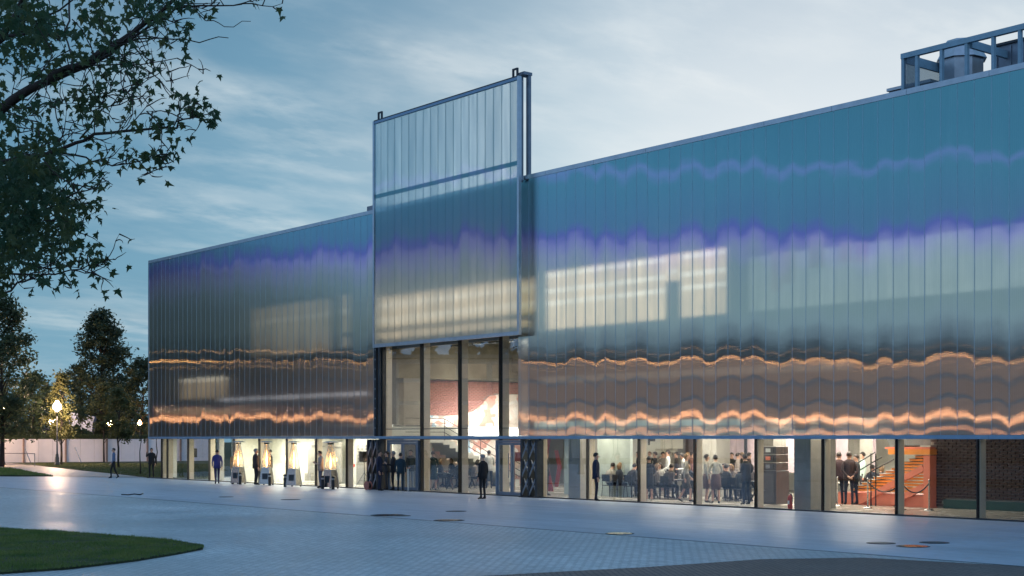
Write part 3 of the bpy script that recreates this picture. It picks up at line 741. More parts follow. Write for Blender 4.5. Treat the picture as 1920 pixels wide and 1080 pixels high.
md = bpy.data.meshes.new('joint_clip'); md.from_pydata(cm_d.v, [], cm_d.f); md.materials.append(me_c.materials[0]); md.update()
for x in (DX0 + .45, DX1 - .25):
    lg = MB(); lg.box(x - .16, x - .10, -.48, -.40, DZ1 + .03, DZ1 + .30); lg.box(x + .10, x + .16, -.48, -.40, DZ1 + .03, DZ1 + .30); lg.box(x - .16, x + .16, -.48, -.40, DZ1 + .30, DZ1 + .36)
    lg.build('lifting_lug', M['dark_steel'], dr)
mast = thing('guide_mast', 'steel guide mast standing behind the right edge of the raised facade panel', 'steel mast', (34.5, 0, 12))
mx0 = fx(983.5, -.05)[0]; mx1 = fx(991, -.05)[0]; mt_ = zz(150, 57.5)
MB().box(mx0 + .10, mx1, -.05, .09, 12.6, mt_).build('mast_post', M['steel_blue'], mast)
MB().box(mx0 - .06, mx0 + .02, -.25, -.12, 12.6, mt_ - .05).build('track', M['alu'], mast)
MB().box(mx0 - .14, mx1 + .03, -.30, .12, mt_, mt_ + .12).build('mast_head', M['steel_blue'], mast)

# ---------------- rooftop plant
RZ = ZT + .05
M['screen_blue'] = pbr('screen_blue', (.26, .42, .52), .5, .1)
en = thing('plant_screen', 'open steel framed screen enclosure on the roof above the right end of the facade', 'roof enclosure', (54, 3, RZ))
xs_ = [fx(p, 3.0)[0] for p in (1692, 1718, 1764, 1811, 1861, 1911)] + [fx(1965, 3.0)[0]]
zt = 14.95
for k, x in enumerate(xs_): MB().box(x - .05, x + .05, 3, 3.12, RZ - .1, zt - .17).build('post', M['screen_blue'], en)
MB().box(xs_[0] - .06, xs_[-1], 2.98, 3.14, zt - .17, zt).build('top_beam', M['screen_blue'], en)
MB().box(xs_[0] - .03, xs_[0] + .06, 3.15, 9, zt - .30, zt).build('side_beam', M['screen_blue'], en)
MB().box(xs_[0] - .03, xs_[-1], 9, 9.15, zt - .30, zt).build('rear_beam', M['screen_blue'], en)
MB().box(xs_[2], xs_[-1], 8.9, 9.0, RZ + .9, RZ + 1.1).build('rear_rail', M['screen_blue'], en)
MB().box(xs_[3], xs_[3] + .1, 3.2, 9, zt - .3, zt - .05).build('cross_beam', M['screen_blue'], en)
m, t, out = newmat('wire_mesh')
tr = t.new('ShaderNodeBsdfTransparent', inp={0: (.75, .82, .86, 1)}); df = t.new('ShaderNodeBsdfDiffuse', inp={0: (.25, .30, .34, 1)})
t.l.new(t.new('ShaderNodeMixShader', inp={0: .35, 1: tr.outputs[0], 2: df.outputs[0]}).outputs[0], out.inputs[0]); M['mesh'] = m
MB().box(xs_[0], xs_[1], 3.05, 3.06, RZ, zt - .18).build('mesh_screen', M['mesh'], en)
MB().box(xs_[0] + .0, xs_[0] + .01, 3.2, 8.9, RZ, zt - .31).build('mesh_screen', M['mesh'], en)
vt = thing('roof_vent', 'large faceted metal roof vent with a flared cowl behind the screen', 'roof vent', (0, 0, 0))
vx, vd = fx(1802, 5.5); vt.location = (vx, 5.5, RZ); ORG[vt.name] = Vector((vx, 5.5, RZ))
duct = pbr('galvanised_duct', (.42, .46, .50), .35, .7, var=.15)
vb = MB().lathe([(.74, 0), (.74, 2.25)], (vx, 5.5, RZ), 8, rot=.3).build('vent_body', duct, vt)
MB().lathe([(.86, 2.26), (.66, 2.62), (.58, 2.66)], (vx, 5.5, RZ), 8, rot=.3).build('vent_cowl', duct, vt)
MB().lathe([(.38, 2.661), (.38, 2.75), (.62, 2.77), (.5, 2.92)], (vx, 5.5, RZ), 8, rot=.3).build('vent_cap', duct, vt)
bx_, _ = fx(1740, 6.0)
hd = thing('air_duct', 'horizontal rectangular galvanised duct beside the roof vent', 'air duct', (bx_, 6, RZ))
MB().box(bx_ - 1.2, bx_ + .5, 5.4, 6.8, RZ, RZ + 1.75).build('duct_body', duct, hd, bevel=.03)
MB().box(bx_ - 1.25, bx_ + .55, 5.35, 6.85, RZ + 1.76, RZ + 1.86).build('duct_flange', duct, hd)
cx2, _ = fx(1915, 5.5)
cb = thing('roof_cabinet', 'dark ribbed plant cabinet at the right edge of the roof', 'plant cabinet', (cx2, 5.5, RZ))
MB().box(cx2 - .75, cx2 + 3, 5.2, 7, RZ, RZ + 2.35).build('cabinet_body', M['steel_blue'], cb)
MB().box(cx2 - .85, cx2 + 3.1, 5.1, 7.1, RZ + 2.351, RZ + 2.43).build('cabinet_lid', M['dark_steel'], cb)
for k in range(6): MB().box(cx2 - .7 + k * .5, cx2 - .66 + k * .5, 5.16, 5.199, RZ + .05, RZ + 2.3).build('rib', M['steel_blue'], cb)
hx, _ = fx(693, 1.5)
hb = MB().box(hx - .25, hx + 1.0, 1.5, 2.6, RZ, 13.55).build('roof_housing', M['steel_blue'], bevel=.02); tag(hb, 'small blue grey box on the roof against the left edge of the raised panel', 'roof box')
rx, _ = fx(1583, .9)
hb = MB().box(rx - .6, rx + .5, 1.0, 2.0, RZ, 13.02).build('roof_hatch', M['dark_steel'], bevel=.02); tag(hb, 'low flat hatch showing just above the right hand parapet', 'roof hatch')
# off-frame closure of the far end

# ================================================================== BEYOND THE PLAZA: hoarding, hedge, trees, lamps
fp = [at(px, D) for px, D in ((-60, 133), (46, 137.5), (125, 139.5), (202, 141.5), (278, 144), (340, 146), (400, 148))]
fe = thing('site_hoarding', 'long white panelled hoarding standing behind the lawn and path', 'hoarding', (fp[3].x, fp[3].y, 0))
hw = pbr('hoarding_white', (.90, .84, .83), .55, var=.04, scale=1.2)
for a, c in zip(fp, fp[1:]):
    n = 3
    for k in range(n):
        p = a.lerp(c, k / n); q = a.lerp(c, (k + 1) / n); d = (q - p).normalized() * .012
        p.z = q.z = 1.16
        MB().beam(p + d, q - d, .05, 2.25).build('hoarding_panel', hw, fe)
for p in fp:
    v = Vector((0.5, -.5, 0)) * .12
    MB().box(p.x + .06, p.x + .20, p.y - .2, p.y - .06, 0, 2.36).build('post', pbr('hoarding_post', (.30, .21, .17), .7), fe)
for px in (57, 152): 
    p = at(px, 136); MB().beam((p.x, p.y, .05), (p.x - .8, p.y - .3, 1.5), .07, .07).build('brace', M['chrome'], fe)

def leaf_cloud(rnd, pts_fn, n, size, mb, up=.3):
    V = mb.v; Fc = mb.f
    for _ in range(n):
        p = pts_fn()
        s = size * rnd.uniform(.6, 1.35)
        u = Vector((rnd.gauss(0, 1), rnd.gauss(0, 1), rnd.gauss(0, .7))).normalized(); v = u.cross(Vector((rnd.gauss(0, 1), rnd.gauss(0, 1), rnd.gauss(0, 1)))).normalized()
        k = len(V); c = p
        V += [tuple(c - u * s * .5), tuple(c + v * s * .28), tuple(c + u * s * .55), tuple(c - v * s * .28)]
        Fc.append((k, k + 1, k + 2, k + 3))
def tree(label, px, D, hgt, prof, leaf, nclump, per, size, trunk_r=.18, trunk_top=.75, seed=1, kind='deciduous_tree', group=None, clump=.9, base=0, bend=0):
    """prof: list of (height fraction, radius) for the crown"""
    rnd = random.Random(seed); g = at(px, D); g.z = base
    t = thing(kind, label, 'tree', tuple(g), group=group)
    pts = [Vector((g.x + bend * (k / 6) ** 2 + rnd.gauss(0, .03) * k, g.y, base + hgt * trunk_top * k / 6)) for k in range(7)]
    MB().tube(pts, [trunk_r * (1.15 - .9 * k / 6) for k in range(7)], 8).build('trunk', M['bark'], t, smooth=True)
    def rad(f):
        for (a, ra), (b_, rb_) in zip(prof, prof[1:]):
            if a <= f <= b_: return ra + (rb_ - ra) * (f - a) / (b_ - a)
        return .1
    crown = MB(); limbs = MB(); f0, f1 = prof[0][0], prof[-1][0]
    for c in range(nclump):
        f = f0 + (f1 - f0) * rnd.random() ** .9; r = rad(f); a = rnd.uniform(0, 2 * PI); q = rnd.random() ** .45
        lum = 1 + .28 * mnoise.noise((math.cos(a) * 1.6, math.sin(a) * 1.6 + seed, f * 5))
        cen = Vector((g.x + bend * f + math.cos(a) * r * q * lum, g.y + math.sin(a) * r * q * lum, base + hgt * f))
        cr = clump * rnd.uniform(.5, 1.2)
        if c % 4 == 0 and f < .9:
            ax = Vector((g.x, g.y, base + hgt * max(.18, f - .13)))
            limbs.tube([ax, ax.lerp(cen, .5) + Vector((0, 0, .1)), cen], [trunk_r * .35, trunk_r * .2, trunk_r * .06], 5)
        def pf(cen=cen, cr=cr):
            return cen + Vector((rnd.gauss(0, .42), rnd.gauss(0, .42), rnd.gauss(0, .34))) * cr
        leaf_cloud(rnd, pf, per, size, crown)
    if limbs.v: limbs.build('limbs', M['bark'], t)
    crown.m = [0] * len(crown.f)
    crown.build('crown', leaf, t)
    return t
# big tree at the left edge and its neighbours
tree('big leafy tree at the left edge of the view with twin dark trunks', 4, 118, 14.2, [(.17, 2.6), (.3, 3.6), (.5, 3.7), (.7, 3.0), (.85, 2.0), (1, .7)], M['leaf_dark'], 190, 60, .30, .2, seed=11, clump=1.0)
tree('broad dark tree standing behind the tall glowing street lamp', 62, 150, 9.0, [(.1, 3.0), (.4, 3.8), (.7, 2.8), (1, .8)], M['leaf_mid'], 110, 60, .32, .2, seed=12)
tree('slim yellow lit tree directly behind the tall glowing street lamp', 115, 127.6, 8.2, [(.28, 1.3), (.5, 1.6), (.7, 1.1), (.85, .45), (1, .12)], M['leaf_light'], 60, 60, .24, .1, seed=13, clump=.6)
tree('tall dark conical evergreen rising above all the background trees', 190, 180, 18.3, [(.08, 3.6), (.25, 4.6), (.45, 4.4), (.62, 3.7), (.78, 3.0), (.9, 1.9), (1, .5)], M['leaf_dark'], 300, 70, .36, .3, seed=14, kind='evergreen_tree', clump=1.1)
tree('rounded dark tree against the left flank of the tall evergreen', 150, 190, 11.4, [(.1, 3.5), (.5, 3.8), (.8, 2.6), (1, .8)], M['leaf_dark'], 120, 60, .36, .25, seed=15)
tree('grey green tree half hidden behind the corner of the pavilion', 268, 170, 11.8, [(.1, 3.0), (.5, 3.4), (.8, 2.2), (1, .6)], M['leaf_dark'], 130, 60, .32, .2, seed=16)
tree('wide low dark tree between the evergreen and the pavilion corner', 226, 196, 9.0, [(.05, 4.5), (.5, 4.2), (.8, 2.8), (1, .8)], M['leaf_dark'], 120, 60, .38, .2, seed=17)
tree('small conical shrub tree in front of the pale tent roof', 154, 150, 5.6, [(.1, 1.2), (.5, 1.0), (.8, .5), (1, .1)], M['leaf_dark'], 40, 50, .25, .08, seed=18, kind='conifer', clump=.5)
tree('young tree with airy crown and brown trunk beside the hoarding', 195, 141, 7.7, [(.36, .9), (.5, 1.7), (.7, 1.6), (.85, 1.0), (1, .25)], M['leaf_light'], 62, 44, .24, .09, seed=19, clump=.55)
tree('young tree with the thickest airy crown and dark trunk on the lawn', 222, 114, 6.3, [(.36, .9), (.5, 1.35), (.7, 1.3), (.85, .8), (1, .2)], M['leaf_light'], 60, 44, .20, .09, seed=20, clump=.5)
tree('thin bare sapling on the lawn just left of the man in black', 263, 92, 3.9, [(.55, .4), (.75, .55), (1, .15)], M['leaf_light'], 14, 20, .14, .045, seed=21, clump=.3, kind='sapling')
tree('slender reddish sapling by the pavilion corner near the hoarding', 293, 128, 4.4, [(.5, .5), (.75, .8), (1, .2)], M['leaf_light'], 20, 24, .18, .06, seed=22, clump=.4, kind='sapling')
tree('leafy tree beyond the hoarding just outside the left frame edge', -30, 150, 12, [(.1, 3.5), (.5, 4), (.8, 2.6), (1, .8)], M['leaf_mid'], 100, 50, .34, .2, seed=23)
tree('low bushy tree crown just above the hedge at the foot of the big tree', 30, 165, 7.0, [(.1, 3.4), (.5, 3.6), (.8, 2.2), (1, .8)], M['leaf_mid'], 90, 50, .34, .2, seed=25)
tree('dark bushy tree far behind the gap beside the glowing lamp', 100, 200, 8.6, [(.05, 4.4), (.5, 4.4), (.8, 2.8), (1, .8)], M['leaf_dark'], 120, 50, .4, .2, seed=26)
# second trunk of the big left tree
# hedge along the top of the hoarding
hg = MB(); rnd = random.Random(31)
def hp():
    k = rnd.uniform(0, len(fp) - 1.001); i = int(k); p = fp[i].lerp(fp[i + 1], k - i)
    return Vector((p.x + rnd.uniform(-1.4, -.5), p.y + rnd.uniform(.5, 1.4), rnd.uniform(1.9, 2.72)))
leaf_cloud(rnd, hp, 16000, .14, hg); hg.m = [0] * len(hg.f)
tag(hg.build('hedge', M['leaf_mid']), 'low clipped green hedge running along behind the white hoarding', 'hedge')
# pale tent roof beyond the trees
c = at(153, 175)
tn = thing('marquee', 'pale blue flat marquee roof glimpsed between the background trees', 'marquee', (c.x, c.y, 0))
MB().beam((at(131, 175).x, at(131, 175).y, 4.6), (at(177, 175).x, at(177, 175).y, 4.1), 1.0, 1.9).build('roof', pbr('marquee_sheet', (.16, .20, .30), .6), tn)
for px in (132, 154, 175): MB().tube([(at(px, 175).x, at(px, 175).y, 0), (at(px, 175).x, at(px, 175).y, 3.7)], .08, 6).build('leg', M['dark_steel'], tn)
# handrail barrier at the left
br = thing('crowd_barrier', 'plain tubular metal barrier standing on the path by the left tree', 'barrier', tuple(gr(35, 873)))
pa, pb_ = at(5, 121), at(65, 119)
for z, nm in ((1.08, 'top_rail'), (.12, 'bottom_rail')): MB().tube([(pa.x, pa.y, z), (pb_.x, pb_.y, z)], .03, 6).build(nm, M['dark_steel'], br)
for p in (pa, pb_): MB().tube([(p.x, p.y, 0), (p.x, p.y, 1.1)], .035, 6).build('leg', M['chrome'], br)

# street lamps
def street_lamp(label, x, y, h, r, mat, group=None, base=0, power=0, post_r=.07, name='street_lamp'):
    t = thing(name, label, 'street lamp', (x, y, base), group=group)
    MB().lathe([(.26, 0), (.26, .12), (.20, .18), (.17, .7), (.13, .8), (.14, .9), (post_r * 1.2, 1.0), (post_r, 1.2), (post_r * .7, h - r * 1.6)], (x, y, base), 10).build('post', M['dark_steel'], t, smooth=True)
    MB().lathe([(r * .45, -1.55 * r), (r * .5, -1.3 * r), (r * .35, -1.1 * r)], (x, y, base + h), 10).build('collar', M['dark_steel'], t)
    MB().lathe([(r * .35, -1.08 * r), (r * .9, -.5 * r), (r, -.05 * r), (r * .82, .45 * r), (r * .42, .95 * r), (r * .28, 1.25 * r), (.01, 1.45 * r)], (x, y, base + h), 14).build('globe', mat, t, smooth=True)
    if power:
        d = bpy.data.lights.new('globe_light', 'POINT'); d.energy = power; d.color = (1, .66, .40); d.shadow_soft_size = r * 1.05
        o = bpy.data.objects.new('globe_light', d); COL.objects.link(o); o.location = (0, 0, h + .02); o.parent = t
    return t
def lamp_at(label, px, py, D, r, mat, **k):
    p = at(px, D, py); b0 = k.get('base', 0); return street_lamp(label, p.x, p.y, p.z - b0, r, mat, **k)
lamp_at('tall street lamp with the largest glowing globe on a dark post by the lawn', 107, 762, 124.5, .36, M['lamp_white'])
lamp_at('street lamp with a smaller white globe just left below the largest one', 98, 790, 170, .36, M['lamp_white'], base=1.5)
for px_ in (-75, -190, -300): lamp_at({-75: 'street lamp just outside the left frame edge by the hoarding', -190: 'street lamp far outside the left frame edge by the hoarding', -300: 'street lamp farthest outside the left frame edge by the hoarding', 345: 'street lamp hidden behind the pavilion corner by the hoarding'}[px_], px_, 762, 126, .36, M['lamp_white'])  # off-frame lamps added to throw light on the hoarding
lamp_at('tiny glowing lamp low behind the post of the tallest lamp', 110, 801, 200, .2, M['lamp_near'], base=2.0)
lamp_at('small yellow lamp glowing beneath the young airy trees', 206, 794, 165, .26, M['lamp_near'], base=1.2)
lamp_at('small yellow lamp glowing near the corner of the pavilion', 262, 793, 165, .24, M['lamp_glow'], base=1.2)
lamp_at('dim yellow lamp glowing above the mound at the left', 38, 791, 175, .2, M['lamp_near'], base=1.8)
lamp_at('small orange lamp glowing through the trunks of the left tree', 5, 766, 130, .14, M['lamp_near'])
lamp_at('lowest of the orange lamps glowing at the left tree trunks', 3, 778, 132, .11, M['lamp_near'])

# park lamps on the far side of the plaza, behind the viewpoint: the facade mirrors them
rnd = random.Random(9)
def in_view(x, y):
    d = Vector((x - CX, y - CY, 0)); D = d.dot(FW); return D > 0 and abs(d.dot(RT) / D) < .47
def mirror_pos(px, D):                       # where a lamp stands that the facade shows at px with path depth D
    p = at(px, D); return p.x, -p.y
k = 0
M['lamp_dim'] = emis('lamp_dim_glow', (1.0, .55, .30), 9)
for i_, px in enumerate(range(230, 2100, 46)):
    if 690 < px < 990: continue
    D = 112 + rnd.uniform(-1.5, 1.5); x, y = mirror_pos(px, D); dimmer = rnd.random() < .45 or 900 < px < 1000
    if in_view(x, y): continue
    street_lamp('tall park lamp with a warm globe across the plaza', x, y, 2.35 + D * (.0545 if not dimmer else rnd.choice((.061, .050, .0475, .0535))), .095, M['lamp_dim' if dimmer else 'lamp_glow'], group='tall park lamps across the plaza', post_r=.07)
for px in range(190, 2100, 44):
    if 690 < px < 990: continue
    D = 150 + rnd.uniform(-6, 6); x, y = mirror_pos(px, D)
    if in_view(x, y): continue
    street_lamp('low park lamp with a warm globe across the plaza', x, y, 2.35 + D * .0145 + rnd.uniform(-.2, .2), .24, M['lamp_low'], group='low park lamps across the plaza')
for px in range(240, 2100, 170):
    if 690 < px < 990: continue
    D = 96 + rnd.uniform(-3, 3); x, y = mirror_pos(px, D)
    if in_view(x, y): continue
    street_lamp('small park lamp with a warm globe close across the plaza', x, y, 2.75, .2, M['lamp_low'], group='small park lamps across the plaza')
# dusk-dark tree belt of the park behind the viewpoint
tb = MB(); rnd = random.Random(17)
belt = []; tall = []
for k in range(150):
    px = -400 + 3200 * k / 149; D = 190 + rnd.uniform(-15, 25); x, y = mirror_pos(px, D)
    if in_view(x, y): continue
    belt.append((x, y, (10.5 + 7.5 * rnd.random() ** 1.2) * (1.3 if px < 720 else 1.0)))
    if px < 600:
        for _ in range(2): tall.append((x + rnd.uniform(-4, 4), y + rnd.uniform(2, 14), 24 + 4 * rnd.random()))
def bp():
    x, y, h = rnd.choice(belt); a = rnd.uniform(0, 2 * PI); q = rnd.random() ** .5; f = rnd.random()
    r = 4.2 * (1 - f ** 2.5) * q
    return Vector((x + math.cos(a) * r, y + math.sin(a) * r, .3 + f * h))
leaf_cloud(rnd, bp, 60000, 1.9, tb)
belt = tall; leaf_cloud(rnd, bp, 26000, 3.2, tb); tb.m = [0] * len(tb.f)
tag(tb.build('park_wood', M['leaf_light']), 'dark belt of park trees closing the far side of the plaza', 'wood', kind='stuff')

# ================================================================== OVERHANGING MAPLE
mp_rnd = random.Random(77)
base = at(-900, 15.5); base.z = 0
mt = thing('maple_tree', 'dark maple tree whose branches overhang the upper left of the view', 'tree', tuple(base))
TR = [Vector((base.x, base.y, 0)), Vector((base.x + .05, base.y, 1.6)), Vector((base.x - .05, base.y + .05, 3.4)), Vector((base.x, base.y, 5.5)), Vector((base.x + .1, base.y, 8.0))]
MB().tube(TR, [.26, .21, .18, .14, .07], 10).build('trunk', M['bark'], mt, smooth=True)
tips = []
def limb(pts, r0, r1, D0=15.0, D1=14.0, root=None, twigs=True):
    n = len(pts); P = [at(px, D0 + (D1 - D0) * i / (n - 1) + mp_rnd.uniform(-.1, .1), py) for i, (px, py) in enumerate(pts)]
    if root is not None: P = [root] + P
    # resample with slight crookedness
    Q = []; 
    for a, c in zip(P, P[1:]):
        for k in range(3): Q.append(a.lerp(c, k / 3) + Vector((mp_rnd.gauss(0, .012), mp_rnd.gauss(0, .012), mp_rnd.gauss(0, .012))) * (1 if Q else 0))
    Q.append(P[-1]); m_ = len(Q)
    MB().tube(Q, [r0 + (r1 - r0) * (i / (m_ - 1)) ** .8 for i in range(m_)], 7).build('branch', M['bark'], mt, smooth=True)
    if twigs:
        for i in range(m_ // 4, m_):
            if mp_rnd.random() < .75: twig(Q[i], Q[i] - Q[i - 1])
    return Q
tw = MB()
def twig(p, d, L=None, depth=0):
    d = d.normalized(); L = L or mp_rnd.uniform(.18, .5)
    side = RT * mp_rnd.gauss(.15, .7) + Vector((0, 0, 1)) * mp_rnd.gauss(0.05, .7) + FW * mp_rnd.gauss(0, .5)
    pts = [p]; v = (d * .5 + side.normalized()).normalized()
    for k in range(4):
        v = (v + Vector((mp_rnd.gauss(0, .22), mp_rnd.gauss(0, .22), mp_rnd.gauss(0, .22)))).normalized(); pts.append(pts[-1] + v * L / 4)
    tw.tube(pts, [.007, .006, .005, .004, .002], 4, cap=False)
    tips.append(pts[-1])
    if depth < 1:
        for q in pts[2:]:
            if mp_rnd.random() < .6: twig(q, v, L * .55, depth + 1)
r1, r2, r3 = TR[2], TR[3], TR[1]
q = Vector((TR[3].x, TR[3].y, 5.0))
limb([(-150, 262), (0, 202), (60, 165), (130, 128), (212, 92), (270, 45), (332, -5), (390, -70)], .075, .012, root=TR[2])
limb([(60, 165), (110, 150), (185, 112), (240, 78), (290, 42), (350, 15), (420, 8), (468, 2)], .026, .005)
limb([(-120, 330), (-20, 312), (60, 292), (120, 279), (180, 252), (262, 243), (322, 240), (345, 222), (392, 214)], .035, .005, root=TR[2])
limb([(105, 284), (160, 296), (205, 312), (262, 302), (300, 290), (312, 312)], .012, .003)
limb([(-60, 130), (0, 70), (35, 20), (60, -40)], .055, .03, root=TR[3])
limb([(0, 70), (60, 60), (110, 20), (160, -20)], .02, .006)
limb([(-120, 560), (0, 553), (50, 526), (60, 512)], .02, .006, root=TR[1])
limb([(-100, 520), (0, 512), (80, 517), (120, 512), (165, 497), (212, 486)], .018, .004, root=TR[1])
limb([(-100, 430), (-20, 425), (60, 400), (120, 372), (180, 352)], .026, .005, root=TR[2])
limb([(240, 78), (300, 72), (372, 76), (428, 71)], .010, .004, twigs=False)
limb([(130, 128), (200, 122), (262, 118), (332, 109)], .012, .004)
limb([(150, 260), (190, 205), (215, 190), (240, 172)], .010, .004)
limb([(300, 20), (350, 10), (390, 40), (420, 48), (470, 40)], .008, .003, twigs=False)
limb([(130, 0), (125, 60), (135, 130)], .012, .008, twigs=False)
for _ in range(34): 
    px = mp_rnd.uniform(0, 260); twig(at(px, mp_rnd.uniform(13.2, 15.5), mp_rnd.uniform(20, 520) if px < 130 else mp_rnd.uniform(20, 200)), RT, .5)
tag(tw.build('twigs', M['bark'], mt), kind='stuff')
# maple leaves: five lobes, folded
def leaf_mesh(seed):
    r = random.Random(seed)
    out_ = [(0, 0), (.16, -.04), (.42, -.10), (.30, .10), (.52, .34), (.26, .34), (.20, .42), (.0, .95), (-.20, .42), (-.26, .34), (-.52, .34), (-.30, .10), (-.42, -.10), (-.16, -.04)]
    vs = [(0, .22, 0)] + [(x * r.uniform(.9, 1.1), y * r.uniform(.92, 1.08), -abs(x) * .35 - (y * y) * .18 + r.uniform(-.03, .03)) for x, y in out_]
    n = len(out_); fs = [(0, i + 1, (i + 1) % n + 1) for i in range(n)]
    st_ = len(vs); vs += [(-.012, 0, 0), (.012, 0, 0), (0, -.5, .1)]; fs.append((st_, st_ + 1, st_ + 2))
    me = bpy.data.meshes.new('leaf'); me.from_pydata(vs, [], fs); me.materials.append(M['maple']); me.update(); return me
LM = [leaf_mesh(s) for s in range(5)]
clumps = [(60, 50, 80, 2.0), (150, 60, 75, 1.1), (230, 25, 70, .9), (300, 40, 50, .55), (345, 10, 25, .4), (200, 150, 45, .6), (95, 100, 60, 1.0), (30, 160, 60, 1.1), (255, 140, 45, .55), (160, 205, 35, .8), (165, 185, 25, .6),
          (35, 250, 50, 1.5), (20, 330, 75, 7), (90, 310, 60, 3.4), (150, 320, 40, .8), (50, 400, 80, 7), (140, 375, 45, 1.0), (25, 460, 55, 6), (120, 440, 55, 1.8), (165, 490, 38, .6), (110, 500, 40, .7), (15, 525, 18, .5), (20, 20, 70, 2.5),
          (370, 195, 14, .3), (398, 214, 20, .45), (300, 240, 20, .2), (272, 232, 18, .14), (240, 268, 22, .2), (262, 292, 18, .14), (295, 298, 18, .14), (330, 75, 22, .2), (355, 95, 10, .1), (180, 395, 14, .2), (75, 200, 45, .7)]
leaf_pts = []
for cx_, cy_, r_, wgt in clumps:
    n = int(.025 * r_ * r_ * (.5 + wgt * .55)) + 4 if r_ > 30 else int(wgt * 70)
    sub = [(cx_ + mp_rnd.gauss(0, r_ * .5), cy_ + mp_rnd.gauss(0, r_ * .42)) for _ in range(max(3, n // 9))]
    for _ in range(n):
        sx, sy = mp_rnd.choice(sub); D = mp_rnd.uniform(13.0, 16.0) if r_ > 30 else mp_rnd.uniform(13.9, 14.3)
        leaf_pts.append(at(sx + mp_rnd.gauss(0, 12), D, sy + mp_rnd.gauss(0, 11)))
for p in tips:
    for _ in range(mp_rnd.choice((0, 1, 1, 2))): leaf_pts.append(p + Vector((mp_rnd.gauss(0, .05), mp_rnd.gauss(0, .05), mp_rnd.gauss(-.03, .05))))
mp_rnd.shuffle(leaf_pts)
fol = MB()
for i, p in enumerate(leaf_pts):
    s = mp_rnd.uniform(.06, .105); e = (R_(mp_rnd.gauss(-55, 32)), R_(mp_rnd.gauss(0, 30)), mp_rnd.uniform(0, 2 * PI))
    me = LM[i % 5]
    if i < 298:
        share('leaf', me, mt, p, e, (s, s, s))
    else:
        from mathutils import Euler
        mx = Matrix.Translation(p) @ Euler(e).to_matrix().to_4x4() @ Matrix.Scale(s, 4)
        fol.add([mx @ v.co for v in me.vertices], [tuple(pl_.vertices) for pl_ in me.polygons])
tag(fol.build('foliage', M['maple'], mt), kind='stuff')

# unseen hall added across the plaza to brown the facade's low reflection
hm = pbr('hall_brick', (.80, .71, .65), .8, var=.25, scale=.4)
a_ = Vector((*mirror_pos(700, 172), 0)); c_ = Vector((*mirror_pos(2400, 172), 0)); a_.z = c_.z = 5.9
hl = thing('park_hall', 'long low brick hall on the far side of the plaza', 'building', (a_.x, a_.y, 0))
MB().beam(a_, c_, 6, 11.8).build('wall', hm, hl)
a_.z = c_.z = 12.1; MB().beam(a_, c_, 7, .4).build('roof', M['concrete'], hl)

hd_ = (c_ - a_); hL = hd_.length; hd_.normalize(); hn = Vector((0, 0, 1)).cross(hd_); hn = hn if hn.dot(Vector((CX, CY, 0)) - a_) > 0 else -hn
wm = [emis('hall_window_glow', (1.0, .77, .62), .46), emis('hall_window_dim', (.95, .77, .70), .32), emis('hall_window_low', (.90, .78, .74), .22)]  # glowing panels added to the hall to warm the facade reflection
k = 3.0; hr_ = random.Random(12)
while k < hL - 4:
    for z0_, z1_ in ((4.0, 6.3), (6.8, 9.0), (9.5, 11.2)):
        p = a_ + hd_ * k + hn * 3.02; q_ = a_ + hd_ * (k + 3.0) + hn * 3.02; p.z = q_.z = (z0_ + z1_) / 2
        MB().beam(p, q_, .06, z1_ - z0_).build('window', hr_.choice(wm), hl)
    k += 3.7

# ================================================================== PEOPLE
PM = {}
def cm(col):
    k = tuple(col)
    if k not in PM: PM[k] = cloth('cloth_%d' % len(PM), col)
    return PM[k]
